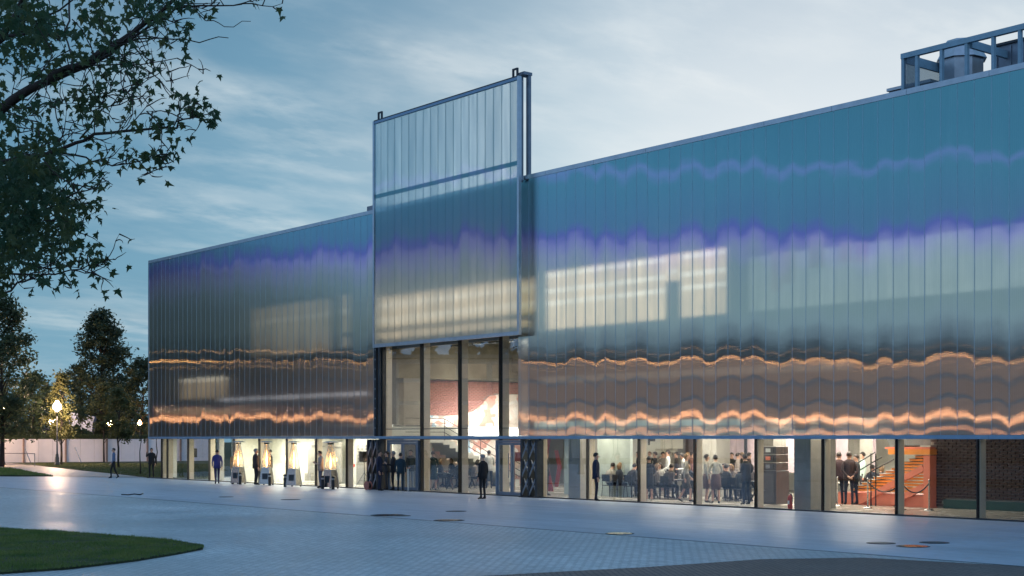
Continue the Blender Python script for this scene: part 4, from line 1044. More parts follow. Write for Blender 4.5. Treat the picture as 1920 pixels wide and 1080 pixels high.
# poses: joints in metres for a 1.78 m figure, facing -Y, feet at z=0
def pose_joints(kind):
    J = dict(pelvis=(0, 0, .97), waist=(0, .01, 1.10), chest=(0, .01, 1.30), neckb=(0, .02, 1.47), neck=(0, .01, 1.54), head=(0, -.015, 1.64), top=(0, 0, 1.72))
    for s, n in ((-1, 'l'), (1, 'r')):
        J['hip' + n] = (s * .095, 0, .91); J['knee' + n] = (s * .105, -.02, .50); J['ank' + n] = (s * .11, .02, .09); J['toe' + n] = (s * .125, -.15, .035); J['heel' + n] = (s * .11, .05, .04)
        J['sho' + n] = (s * .19, .02, 1.42); J['elb' + n] = (s * .235, .04, 1.13); J['wri' + n] = (s * .235, -.03, .88)
        J['palm' + n] = (s * .232, -.05, .80)
    def set_(**k): J.update(k)
    if kind == 'walk':
        set_(kneel=(-.10, -.14, .52), ankl=(-.10, -.12, .10), toel=(-.11, -.28, .04), heell=(-.1, -.09, .04), kneer=(.1, .06, .50), ankr=(.1, .26, .13), toer=(.11, .12, .03), heelr=(.1, .3, .12),
             elbl=(-.24, .12, 1.14), wril=(-.23, .10, .90), palml=(-.23, .08, .82), elbr=(.24, -.02, 1.14), wrir=(.22, -.16, .93), palmr=(.215, -.22, .87))
    if kind == 'phone':
        set_(head=(0, -.05, 1.62), top=(0, -.045, 1.71), elbl=(-.23, -.02, 1.14), wril=(-.09, -.25, 1.17), palml=(-.05, -.30, 1.22), elbr=(.23, -.02, 1.14), wrir=(.09, -.25, 1.17), palmr=(.05, -.30, 1.22))
    if kind == 'handsfront':
        set_(elbl=(-.24, .02, 1.14), wril=(-.10, -.18, .99), palml=(-.04, -.20, .95), elbr=(.24, .02, 1.14), wrir=(.10, -.18, 1.0), palmr=(.03, -.215, .96))
    if kind == 'handsback':
        set_(elbl=(-.25, .10, 1.14), wril=(-.10, .20, .98), palml=(-.03, .21, .93), elbr=(.25, .10, 1.14), wrir=(.10, .20, .97), palmr=(.03, .225, .92))
    if kind == 'talk':
        set_(elbr=(.23, .0, 1.13), wrir=(.17, -.26, 1.20), palmr=(.13, -.33, 1.25))
    if kind == 'crossed':
        set_(elbl=(-.23, -.04, 1.13), wril=(.02, -.20, 1.20), palml=(.10, -.19, 1.23), elbr=(.23, -.04, 1.13), wrir=(-.02, -.22, 1.16), palmr=(-.10, -.21, 1.18))
    if kind == 'wave':
        set_(elbl=(-.30, -.02, 1.25), wril=(-.26, -.08, 1.50), palml=(-.25, -.09, 1.58))
    if kind == 'tray':
        set_(elbl=(-.24, .02, 1.14), wril=(-.16, -.24, 1.12), palml=(-.14, -.32, 1.12), elbr=(.24, .02, 1.14), wrir=(.16, -.24, 1.12), palmr=(.14, -.32, 1.12), neckb=(0, -.03, 1.46), neck=(0, -.05, 1.53), head=(0, -.09, 1.62), top=(0, -.09, 1.70))
    if kind in ('sit', 'sit_lean'):
        for n, s in (('l', -1), ('r', 1)):
            J['hip' + n] = (s * .1, -.02, .50); J['knee' + n] = (s * .12, -.42, .50); J['ank' + n] = (s * .12, -.40, .09); J['toe' + n] = (s * .13, -.57, .035); J['heel' + n] = (s * .12, -.37, .04)
        dz = -.43
        for k in ('pelvis', 'waist', 'chest', 'neckb', 'neck', 'head', 'top', 'shol', 'shor', 'elbl', 'elbr'): J[k] = (J[k][0], J[k][1], J[k][2] + dz)
        J['wril'] = (-.16, -.24, .72); J['palml'] = (-.13, -.31, .74); J['wrir'] = (.16, -.24, .72); J['palmr'] = (.13, -.31, .74)
        if kind == 'sit_lean':
            for k, d in (('chest', -.06), ('neckb', -.12), ('neck', -.15), ('head', -.2), ('top', -.2), ('shol', -.1), ('shor', -.1)): J[k] = (J[k][0], J[k][1] + d, J[k][2] - .02)
    if kind == 'crouch':
        for n, s in (('l', -1), ('r', 1)):
            J['hip' + n] = (s * .1, .05, .42); J['knee' + n] = (s * .16, -.30, .52); J['ank' + n] = (s * .14, -.12, .09); J['toe' + n] = (s * .15, -.28, .035); J['heel' + n] = (s * .14, -.08, .04)
        for k in ('pelvis', 'waist', 'chest', 'neckb', 'neck', 'head', 'top', 'shol', 'shor', 'elbl', 'elbr', 'wril', 'wrir', 'palml', 'palmr'):
            x, y, z = J[k]; z2 = z - .50; J[k] = (x, y - (z2 - .45) * .35, z2)
    return J
BASE_CACHE = {}
def body_mesh(kind, female, fingers):
    key = (kind, female, fingers)
    if key in BASE_CACHE: return BASE_CACHE[key]
    J = pose_joints(kind); f = .9 if female else 1.0
    V = []; Rd = []; Ed = []; idx = {}
    def v(n, p, r, ry=None): idx[n] = len(V); V.append(p); Rd.append((r, ry or r)); return idx[n]
    v('pelvis', J['pelvis'], .135 * (1.0 if female else .97), .105); v('waist', J['waist'], .128 * f, .095); v('chest', J['chest'], .155 * f, .108); v('neckb', J['neckb'], .075 * f, .065)
    v('neck', J['neck'], .054 * f); v('head', J['head'], .086, .098); v('top', J['top'], .072, .082)
    Ed += [('pelvis', 'waist'), ('waist', 'chest'), ('chest', 'neckb'), ('neckb', 'neck'), ('neck', 'head'), ('head', 'top')]
    for n in 'lr':
        s = -1 if n == 'l' else 1
        v('hip' + n, J['hip' + n], .088); v('knee' + n, J['knee' + n], .056 * f); v('ank' + n, J['ank' + n], .040 * f); v('toe' + n, J['toe' + n], .038, .026); v('heel' + n, J['heel' + n], .034)
        v('sho' + n, (J['sho' + n][0] * f, J['sho' + n][1], J['sho' + n][2]), .062 * f); v('elb' + n, J['elb' + n], .046 * f); v('wri' + n, J['wri' + n], .031 * f); v('palm' + n, J['palm' + n], .036, .022)
        Ed += [('pelvis', 'hip' + n), ('hip' + n, 'knee' + n), ('knee' + n, 'ank' + n), ('ank' + n, 'toe' + n), ('ank' + n, 'heel' + n), ('neckb', 'sho' + n), ('sho' + n, 'elb' + n), ('elb' + n, 'wri' + n), ('wri' + n, 'palm' + n)]
        if fingers:
            P = Vector(J['palm' + n]); d = (P - Vector(J['wri' + n])).normalized(); a = d.cross(Vector((s, 0, 0)))
            if a.length < .2: a = Vector((0, 0, 1))
            a.normalize(); curl = Vector((-s, 0, 0)) - d * (Vector((-s, 0, 0)).dot(d)); 
            for k, (o_, L) in enumerate(((-.030, .062), (-.010, .075), (.011, .070), (.030, .055))):
                b1 = P + a * o_ + d * .035; b2 = b1 + d * L * .55 + curl * .008; b3 = b2 + d * L * .35 + curl * .02
                v('f%s%d' % (n, k), tuple(b1), .010); v('g%s%d' % (n, k), tuple(b2), .009); v('h%s%d' % (n, k), tuple(b3), .007)
                Ed += [('palm' + n, 'f%s%d' % (n, k)), ('f%s%d' % (n, k), 'g%s%d' % (n, k)), ('g%s%d' % (n, k), 'h%s%d' % (n, k))]
            b1 = P - a * .045 - d * .01; v('t' + n, tuple(b1), .012); v('u' + n, tuple(b1 - a * .012 + d * .04), .009)
            Ed += [('palm' + n, 't' + n), ('t' + n, 'u' + n)]
    me = bpy.data.meshes.new('body_src'); me.from_pydata(V, [(idx[a], idx[b_]) for a, b_ in Ed], []); me.update()
    o = bpy.data.objects.new('body_src', me); COL.objects.link(o)
    sk = o.modifiers.new('skin', 'SKIN'); sk.use_smooth_shade = True
    if not me.skin_vertices: me.attributes.new  # layer is made by the modifier
    bpy.context.view_layer.update()
    if not me.skin_vertices:
        bpy.context.view_layer.objects.active = o
        bpy.ops.mesh.customdata_skin_add()
    for i_, r in enumerate(Rd):
        sv_ = me.skin_vertices[0].data[i_]; sv_.radius = r; sv_.use_root = (i_ == 0)
    ss = o.modifiers.new('sub', 'SUBSURF'); ss.levels = 1; ss.render_levels = 1
    dg_ = bpy.context.evaluated_depsgraph_get(); ev = o.evaluated_get(dg_)
    m2 = bpy.data.meshes.new_from_object(ev); bpy.data.objects.remove(o)
    # region per face: 0 skin 1 top 2 bottom 3 shoe 4 shin
    segs = [('pelvis', 'waist', 1), ('waist', 'chest', 1), ('chest', 'neckb', 1), ('neck', 'head', 0), ('head', 'top', 0)]
    for n in 'lr': segs += [('hip' + n, 'knee' + n, 2), ('knee' + n, 'ank' + n, 4), ('ank' + n, 'toe' + n, 3), ('ank' + n, 'heel' + n, 3), ('neckb', 'sho' + n, 1), ('sho' + n, 'elb' + n, 1), ('elb' + n, 'wri' + n, 5), ('wri' + n, 'palm' + n, 0)]
    segv = [(Vector(J[a]), Vector(J[b_]), c) for a, b_, c in segs]
    reg = []
    pz = J['pelvis'][2]
    for p in m2.polygons:
        c = p.center; best = None
        for a, b_, r in segv:
            d = b_ - a; tt = max(0, min(1, (c - a).dot(d) / d.length_squared)); dd = (a + d * tt - c).length
            if r == 2: dd *= .9
            if best is None or dd < best[0]: best = (dd, r)
        r = best[1]
        if r == 1 and c.z < pz - .01 and kind[:3] != 'sit' and kind != 'crouch': r = 2
        if r == 0 and c.z > J['neckb'][2] + .01 and c.z < J['neck'][2] - .025: r = 6
        reg.append(r)
    for p in m2.polygons: p.use_smooth = True
    BASE_CACHE[key] = (m2, reg, J); return BASE_CACHE[key]
NP = [0]
def person(label, x, y, face, kind='stand', top=(.02, .02, .03), bottom=None, shoe=(.01, .01, .01), hair='hair', female=False, dress=None, skirt=None, shirt=None, tie=None, bare=False, hgt=1.0,
           z=0, detail=True, group=None, long_hair=False, short_sleeve=False, jacket=True, build_=1.0):
    """face: heading of the gaze in degrees, 0 = +X, 90 = +Y"""
    bottom = bottom or top
    me0, reg, J = body_mesh(kind, female, detail)
    t = thing('person', label, 'person', (x, y, z), R_(face + 90), group=group); t.scale = (hgt * build_, hgt * build_, hgt)
    me = me0.copy(); me.name = 'body'; me.materials.clear()
    tm = cm(top); bmx = cm(bottom); sh = cm(shoe)
    for mt_ in (M['skin'], tm, bmx, sh): me.materials.append(mt_)
    mp_ = {0: 0, 1: 1, 2: 2, 3: 3, 4: 0 if bare else 2, 5: 0 if short_sleeve else 1, 6: 0 if (female and not shirt) else 1}
    if bare: mp_[2] = 2
    me.polygons.foreach_set('material_index', [mp_[r] for r in reg]); me.update()
    o = bpy.data.objects.new('body', me); COL.objects.link(o); o.parent = t
    hd_ = Vector(J['head']); tp = Vector(J['top']); hm_ = M[hair]
    hb_ = MB(); n = 12; c = (hd_ + tp) / 2 + Vector((0, .016, .000)); rings = []
    for j in range(7):
        th = j / 6 * PI * .62
        for k in range(n):
            a = 2 * PI * k / n; fr = math.sin(a)                      # +Y is the back of the head
            zc = math.cos(th) * .112; r = math.sin(th)
            if fr < -.2 and zc < .035: zc = .035; r = .955
            lx = 1.0 if not long_hair else 1.12
            rings.append((c.x + math.cos(a) * .090 * r * lx, c.y + math.sin(a) * .108 * r * lx, c.z + zc - (.06 * r if long_hair and fr > -.1 else 0)))
    fs = [(j * n + k, j * n + (k + 1) % n, (j + 1) * n + (k + 1) % n, (j + 1) * n + k) for j in range(6) for k in range(n)]
    hb_.add(rings, fs)
    if long_hair: hb_.lathe([(.088, -.17), (.094, -.05), (.085, .04)], (c.x, c.y + .02, c.z), 10, sy=.85)
    hb_.build('hair', hm_, t, smooth=True, local=True)
    if detail:
        e = MB()
        for s in (-1, 1): e.lathe([(.001, -.010), (.010, -.004), (.010, .004), (.001, .010)], (hd_.x + s * .031, hd_.y - .083, hd_.z + .012), 6)
        e.build('eyes', M['black'], t, local=True)
        nz = MB().add([(hd_.x, hd_.y - .088, hd_.z + .016), (hd_.x - .016, hd_.y - .084, hd_.z - .026), (hd_.x + .016, hd_.y - .084, hd_.z - .026), (hd_.x, hd_.y - .118, hd_.z - .022)], [(0, 1, 3), (0, 3, 2), (1, 2, 3)])
        for s in (-1, 1): nz.lathe([(.004, -.028), (.013, -.01), (.015, .012), (.005, .026)], (hd_.x + s * .088, hd_.y + .01, hd_.z), 6, sy=1.6)
        nz.build('nose_and_ears', M['skin'], t, local=True)
        MB().box(hd_.x - .024, hd_.x + .024, hd_.y - .091, hd_.y - .08, hd_.z - .050, hd_.z - .042).build('mouth', cm((.30, .10, .09)), t, local=True)
    up_ = kind not in ('sit', 'sit_lean', 'crouch')
    off = Vector((0, 0, 0)) if up_ else Vector((0, 0, -.43))
    pz = J['pelvis'][2]
    def shell(name, rings_, mat, open_front=0):
        b_ = MB(); n_ = 16; vs_ = []
        for z_, rx_, ry_, yo in rings_:
            for k in range(n_):
                a = 2 * PI * k / n_; vs_.append((math.cos(a) * rx_, yo + math.sin(a) * ry_, z_))
        b_.add(vs_, [(j * n_ + k, j * n_ + (k + 1) % n_, (j + 1) * n_ + (k + 1) % n_, (j + 1) * n_ + k) for j in range(len(rings_) - 1) for k in range(n_)])
        ob = b_.build(name, mat, t, smooth=True, local=True)
        so = ob.modifiers.new('thick', 'SOLIDIFY'); so.thickness = .008; so.offset = -1
        return ob
    cy_, ny_ = J['chest'][1], J['neckb'][1]
    if dress:
        rr_ = [(pz + .36, .172, .112, cy_), (pz + .2, .150, .108, cy_), (pz + .1, .138, .104, .01), (pz - .02, .172, .125, .01)]
        if up_: rr_ += [(pz - .2, .182, .130, .0), (pz - .46, .185, .13, 0)]
        shell('dress', rr_, cm(dress))
    elif jacket and not short_sleeve:
        w_ = .93 if female else 1.0
        rr_ = [(pz + .515, .072, .07, ny_), (pz + .475, .165 * w_, .095, (cy_ + ny_) / 2), (pz + .40, .192 * w_, .122, cy_), (pz + .25, .178 * w_, .128, cy_), (pz + .12, .166 * w_, .122, .01), (pz, .182 * w_, .132, .01)]
        if up_: rr_ += [(pz - .15, .19 * w_, .135, .005)]
        shell('jacket', rr_, tm)
    if skirt and up_: shell('skirt', [(pz + .1, .140, .108, .01), (pz - .02, .172, .125, .01), (pz - .2, .180, .130, .0), (pz - .44, .175, .125, 0)], cm(skirt))
    if shirt:
        yf = cy_ - .132
        MB().add([(-.045, ny_ - .075, pz + .50), (.045, ny_ - .075, pz + .50), (0, yf, pz + .20), (-.05, ny_ - .06, pz + .53), (.05, ny_ - .06, pz + .53)], [(0, 2, 1), (0, 1, 4, 3)]).build('shirt_front', cm(shirt), t, local=True)
        if tie: MB().add([(-.014, ny_ - .083, pz + .49), (.014, ny_ - .083, pz + .49), (.018, yf - .006, pz + .28), (0, yf - .006, pz + .22), (-.018, yf - .006, pz + .28)], [(0, 4, 3, 2, 1)]).build('tie', cm(tie), t, local=True)
    return t
BK = (.012, .012, .014); NV = (.012, .018, .045); CH = (.04, .04, .045); BR = (.07, .042, .03); WH = (.72, .72, .70)
def PG(px, py): g = gr(px, py); return g.x, g.y
def PI_(px, Y): return fx(px, Y)[0], Y
VA = math.degrees(math.atan2(FW.y, FW.x))             # heading of the view
AWAY, TOWARD, LEFT, RIGHT = VA, VA + 180, VA + 90, VA - 90
person('man in blue shirt and dark trousers walking on the plaza by the lawn', *PG(213, 897.5), LEFT + 25, 'walk', top=(.10, .16, .28), bottom=BK, jacket=False)
person('man in black suit with one arm raised beside the corner of the pavilion', *PG(284, 896.5), TOWARD, 'wave', top=BK, shirt=WH, tie=BK)
person('slim man in bright navy suit in front of the leftmost gallery panes', *PG(407, 908), AWAY + 20, 'walk', top=(.03, .035, .17), bottom=(.02, .02, .07), shirt=WH)
person('person in tan coat half hidden behind the leftmost patio heater', *PG(441, 906.5), TOWARD + 20, 'stand', top=(.42, .28, .14), bottom=CH, hgt=.97)
person('stout grey haired man in dark brown suit standing beside the second patio heater', *PG(480, 910), RIGHT + 25, 'stand', top=(.05, .033, .028), bottom=BK, hair='hair_grey', shirt=WH, hgt=1.03, build_=1.12)
person('man in black suit standing behind the flame of the second patio heater', *PG(506, 908), LEFT, 'stand', top=(.015, .013, .014), shirt=WH, hgt=1.0)
person('man in beige blazer and maroon shirt looking down at his phone', *PG(601, 916), LEFT + 20, 'phone', top=(.40, .31, .25), bottom=(.10, .12, .17), shirt=(.12, .02, .02))
person('man in dark navy suit at the left of the group by the entrance door', *PG(712, 921), RIGHT - 10, 'stand', top=NV, hgt=1.02)
person('man in black suit over light blue shirt gesturing within the entrance group', *PG(737, 920), LEFT, 'talk', top=(.012, .012, .018), shirt=(.16, .28, .55), hair='hair_grey')
person('man in dark teal suit seen from behind in the entrance group', *PG(751, 921.5), AWAY - 10, 'stand', top=(.010, .030, .045), hgt=.96)
person('man in charcoal jacket and grey trousers standing inside the left entrance door', *PI_(770, 1.3), TOWARD - 30, 'handsfront', top=(.05, .055, .05), bottom=(.18, .21, .25), shirt=WH, tie=BK, hgt=1.03)
person('fair haired woman in black dress standing inside between two entrance mullions', *PI_(797, 1.0), AWAY, 'handsfront', top=BK, bottom=(.02, .02, .02), dress=BK, female=True, bare=True, hair='hair_fair')
person('dark haired woman in black green dress seen from behind inside the entrance', *PI_(812, 1.1), AWAY, 'handsfront', top=(.012, .03, .026), dress=(.012, .03, .026), female=True, bare=True)
person('grey haired man in long black suit standing alone on the plaza before the door', *PG(905, 937), LEFT - 40, 'stand', top=BK, bottom=BK, hair='hair_grey', hgt=.98)
person('waiter in white jacket nearer the stair seen through the entrance glazing', *PI_(917, 4.6), AWAY, 'tray', top=WH, bottom=BK, hgt=1.02, detail=False)
person('waiter in white jacket seen through the right entrance door', *PI_(938, 4.2), RIGHT, 'handsfront', top=WH, bottom=BK, detail=False)
person('man in black suit standing inside before the red and white graphic wall', *PI_(1024, 1.4), RIGHT + 20, 'handsback', top=BK, shirt=WH)
person('man in navy suit standing outside close to the ground floor glass', fx(1118, -.55)[0], -.55, RIGHT, 'stand', top=NV, bottom=(.012, .014, .03), shoe=BK, hgt=1.02)
person('woman in short black dress and bare legs looking into the dining room', *PI_(1217, .95), AWAY + 20, 'handsfront', top=BK, dress=BK, female=True, bare=True, shoe=(.55, .5, .45), hgt=.95)
person('waitress in grey blouse and brown skirt crossing the dining room', *PI_(1287, 1.5), RIGHT, 'walk', top=(.30, .29, .26), bottom=(.10, .08, .07), skirt=(.07, .06, .05), female=True, bare=True, jacket=False, hair='hair_fair')
person('waitress in beige blouse and rose skirt before the second concrete column', *PI_(1325, 1.6), RIGHT, 'stand', top=(.38, .36, .31), bottom=(.14, .09, .08), skirt=(.14, .09, .08), female=True, bare=True, jacket=False)
person('waitress in pale blouse and rose skirt standing right of the beige blouse', *PI_(1342, 1.5), AWAY, 'tray', top=(.46, .45, .40), bottom=(.15, .10, .09), skirt=(.13, .08, .075), female=True, bare=True, jacket=False)
person('broad waiter in dark jacket holding a white towel by the steel ovens', *PI_(1399, 1.7), AWAY + 30, 'tray', top=(.04, .04, .045), bottom=(.01, .018, .035), hgt=1.02)
person('young waiter in white shirt standing among the diners in profile', *PI_(1252, 5.6), LEFT, 'handsfront', top=WH, bottom=BK, jacket=False, detail=False, hgt=1.05)
person('waiter in white shirt leaning over a table before the second column', *PI_(1282, 4.6), LEFT, 'tray', top=WH, bottom=BK, jacket=False, detail=False)
person('waiter in white shirt standing behind the steel ovens', *PI_(1459, 3.4), LEFT, 'handsfront', top=(.75, .72, .62), bottom=BK, jacket=False, hair='hair_fair', hgt=1.03, detail=False)
person('tall guest in maroon black suit at the left of the trio by the orange stand', *PI_(1573, 4.6), AWAY, 'stand', top=(.04, .018, .02), bottom=(.012, .018, .04), hgt=1.05)
person('tall dark suited guest in the middle of the trio by the orange stand', *PI_(1592, 4.4), AWAY, 'handsback', top=(.035, .02, .022), bottom=(.012, .018, .04), hgt=1.06)
person('guest in navy jacket at the right of the trio by the orange stand', *PI_(1605, 4.9), LEFT, 'talk', top=(.03, .04, .05), bottom=(.012, .018, .04))
person('guest in pale mint shirt beside the handrail near the orange stand', *PI_(1617, 6.3), LEFT, 'stand', top=(.45, .62, .55), bottom=CH, jacket=False, detail=False, hgt=1.04)
person('person in white shirt crouching on the mound above the hoarding', at(31, 154).x, at(31, 154).y, TOWARD + 30, 'crouch', top=WH, bottom=(.30, .14, .10), jacket=False, z=2.45, detail=False, hgt=1.15)

# ------------------------------------------------------------------ dining room: tables, chairs, seated guests
def chair_proto():
    t = thing('dining_chair', 'x', 'chair', (0, 0, 0), 0)
    MB().box(-.22, .22, -.22, .22, .44, .47).build('seat', M['black'], t, bevel=.01)
    bk_ = MB().box(-.21, .21, .20, .23, .62, .90); bk_.build('backrest', M['black'], t, bevel=.01)
    for sx in (-1, 1):
        for sy in (-1, 1): MB().tube([(sx * .20, sy * .20, .44), (sx * .215, sy * .235, 0)], .014, 6).build('leg', M['black'], t)
        MB().tube([(sx * .20, .21, .44), (sx * .20, .23, .9)], .013, 6).build('back_post', M['black'], t)
    return t
chair0 = chair_proto(); used = [False]
def put_chair(x, y, face, label):
    c_ = chair0 if not used[0] else copy_tree(chair0); used[0] = True
    c_.location = (x, y, .012); c_.rotation_euler = (0, 0, R_(face + 90)); c_['label'] = label; c_['group'] = 'black dining chairs behind the glass'; c_['category'] = 'chair'
    return c_
glassm = glass('wine_glass', (.95, .95, .93), .25)
def dining_table(x, y, lx, ly, label, clothed=False, stuff=True, seed=1):
    t = thing('dining_table', label, 'table', (x, y, .012), group='dining tables behind the glass')
    MB().box(x - lx / 2, x + lx / 2, y - ly / 2, y + ly / 2, .73, .76).build('table_top', M['white_wall'] if clothed else M['dark_steel'], t)
    for sx in (-1, 1):
        MB().beam((x + sx * lx * .36 - .22, y, .02), (x + sx * lx * .36 + .22, y, .73), .04, .04).build('leg', M['black'], t)
        MB().beam((x + sx * lx * .36 + .22, y + .045, .02), (x + sx * lx * .36 - .22, y + .045, .73), .04, .04).build('leg', M['black'], t)
    r = random.Random(seed)
    if stuff:
        n = max(3, int(lx * 1.5))
        for k in range(n):
            gx_ = x - lx / 2 + .15 + (lx - .3) * k / (n - 1); gy_ = y + r.uniform(-.25, .25)
            g_ = MB().lathe([(.035, 0), (.035, .005), (.004, .01), (.004, .09), (.032, .12), (.038, .16), (.030, .20)], (gx_, gy_, .762), 8).build('wine_glass', glassm, None, smooth=True)
            od = ('leftmost', 'second', 'third', 'fourth', 'fifth', 'sixth', 'seventh')[k]
            tag(g_, '%s wine glass on the %s' % (od, label), 'glass', 'wine glasses on the dining tables')
    return t
tb_specs = [(829, 2.2, 1.5, .7, 'bare trestle table behind the two women at the entrance'),
            (862, 4.4, 2.6, .8, 'dark dining table before the foot of the mosaic stair'),
            (1180, 3.4, 3.2, .8, 'dark dining table behind the man in navy at the glass'),
            (1262, 3.3, 3.0, .8, 'dark dining table behind the woman in the short black dress'),
            (1375, 4.0, 3.0, .8, 'dark dining table behind the two blouses at the second column'),
            (1553, 5.2, 1.9, .75, 'crossed leg table set with glasses by the fire extinguisher column'),
            (1640, 7.6, 1.8, .75, 'table set with glasses behind the black handrail')]
for k, (px, Y, lx, ly, lb) in enumerate(tb_specs):
    x = fx(px, Y)[0]; dining_table(x, Y, lx, ly, lb, clothed=(k >= 5), seed=k)
seat_cols = [(.03, .03, .035), (.05, .055, .06), (.02, .02, .02), (.24, .20, .17), (.06, .05, .05), (.34, .32, .28), (.03, .04, .06)]
guests = [(826, 3.7, 1, 'fair', 'nearest the stair foot, leaning in'), (858, 3.75, 0, 'dark', 'at the stair table with her back to the glass'), (872, 5.1, -1, 'fair', 'across the table before the stair'), (888, 3.9, 1, 'dark', 'at the table end beside the white jacket waiter'),
          (846, 5.2, -1, 'fair', 'facing the plaza below the stair handrail'),
          (1143, 2.75, 0, 'dark', 'just right of the man in navy at the glass'), (1162, 2.8, 1, 'fair', 'in the middle behind the pane with the stair'), (1184, 2.75, 0, 'dark', 'beside the mullion left of the woman in the short dress'),
          (1158, 4.2, -1, 'fair', 'across that table, face to the glass'), (1190, 4.3, -1, 'dark', 'below the pale stair, face to the glass'),
          (1232, 2.7, 1, 'fair', 'to the right of the woman in the short black dress'), (1253, 2.75, 0, 'dark', 'under the young waiter in the white shirt'), (1238, 4.1, -1, 'dark', 'behind the woman in the short black dress, facing out'), (1296, 4.2, -1, 'fair', 'beside the mullion near the grey blouse'),
          (1362, 3.3, 0, 'dark', 'right of the second concrete column'), (1384, 3.4, 1, 'fair', 'left of the waiter with the towel'), (1358, 4.9, -1, 'dark', 'far side of the table right of the second column'), (1378, 4.9, -1, 'fair', 'far side of the table near the towel'), (1408, 4.9, -1, 'dark', 'behind the waiter with the towel'),
          (1537, 6.1, -1, 'dark', 'at the glass laden table by the extinguisher column'), (1636, 6.8, 0, 'dark', 'left at the table behind the handrail'), (1648, 6.8, 0, 'fair', 'right side behind the handrail')]
for k, (px, Y, side, hr, where) in enumerate(guests):
    x = fx(px, Y)[0]; face = {1: 75, 0: 95, -1: -90}[side]
    col = seat_cols[k % len(seat_cols)]; fem = hr == 'fair' or k % 3 == 0
    tone = {0: 'black', 1: 'slate grey', 2: 'black', 3: 'beige', 4: 'dark brown', 5: 'cream', 6: 'navy'}[k % 7]
    person('guest in %s seated %s' % (tone, where), x, Y, face, 'sit_lean' if k % 2 else 'sit', top=col, bottom=BK, hair='hair_fair' if hr == 'fair' else 'hair', female=fem, long_hair=fem, z=.012, detail=False, hgt=1.02, jacket=k % 3 != 1)
    put_chair(x, Y, face, 'black chair of the guest %s' % where)
person('man in charcoal suit facing the navy suited man by the laced column', *PG(725, 919), LEFT + 10, 'crossed', top=(.03, .03, .034), shirt=WH, hgt=.99)
# standing guests deeper in the room, small and dark in the photograph
for px, Y, c_, lb in ((1297, 7.5, (.25, .12, .10), 'guest in rust red top standing deep in the room left of the column'), (1218, 7.8, (.03, .03, .03), 'guest in black standing deep in the room by the dark door frame'),
                      (1305, 8.4, (.5, .45, .4), 'guest in cream top standing deep in the room beside the column'), (1392, 8.0, (.03, .03, .03), 'guest in black standing before the pale lilac wall at left'),
                      (1405, 7.4, (.05, .03, .03), 'guest in dark brown standing before the pale lilac wall at right'), (1372, 7.0, (.02, .02, .02), 'dark haired guest in black turned towards the lilac wall'),
                      (1196, 7.0, (.03, .03, .03), 'guest in dark suit standing at the foot of the pale stair'),
                      (1228, 6.6, (.02, .02, .03), 'guest in black with back turned beyond the woman in short dress'), (1243, 7.1, (.22, .20, .18), 'guest in taupe standing between the young waiter and the dark door frame'),
                      (1268, 6.9, (.04, .03, .03), 'guest in dark brown standing under the pink pillar'), (1290, 6.3, (.03, .03, .04), 'guest in slate standing just left of the second column'),
                      (1355, 6.6, (.03, .03, .03), 'guest in black standing just right of the second column'), (1384, 6.3, (.30, .26, .24), 'guest in grey beige standing in the middle before the lilac wall'),
                      (1549, 8.2, (.03, .03, .03), 'guest in black standing beyond the glass laden table'), (1170, 6.2, (.03, .025, .03), 'guest in black standing beyond the middle table of the stair bay'),
                      (1148, 6.8, (.20, .10, .08), 'guest in brick red standing at the stair bay by the mullion')):
    person(lb, *PI_(px, Y), random.Random(px).choice((LEFT, RIGHT, TOWARD)), 'stand', top=c_, bottom=BK, detail=False, jacket=False, hgt=1.0, hair='hair_fair' if px % 3 == 0 else 'hair')

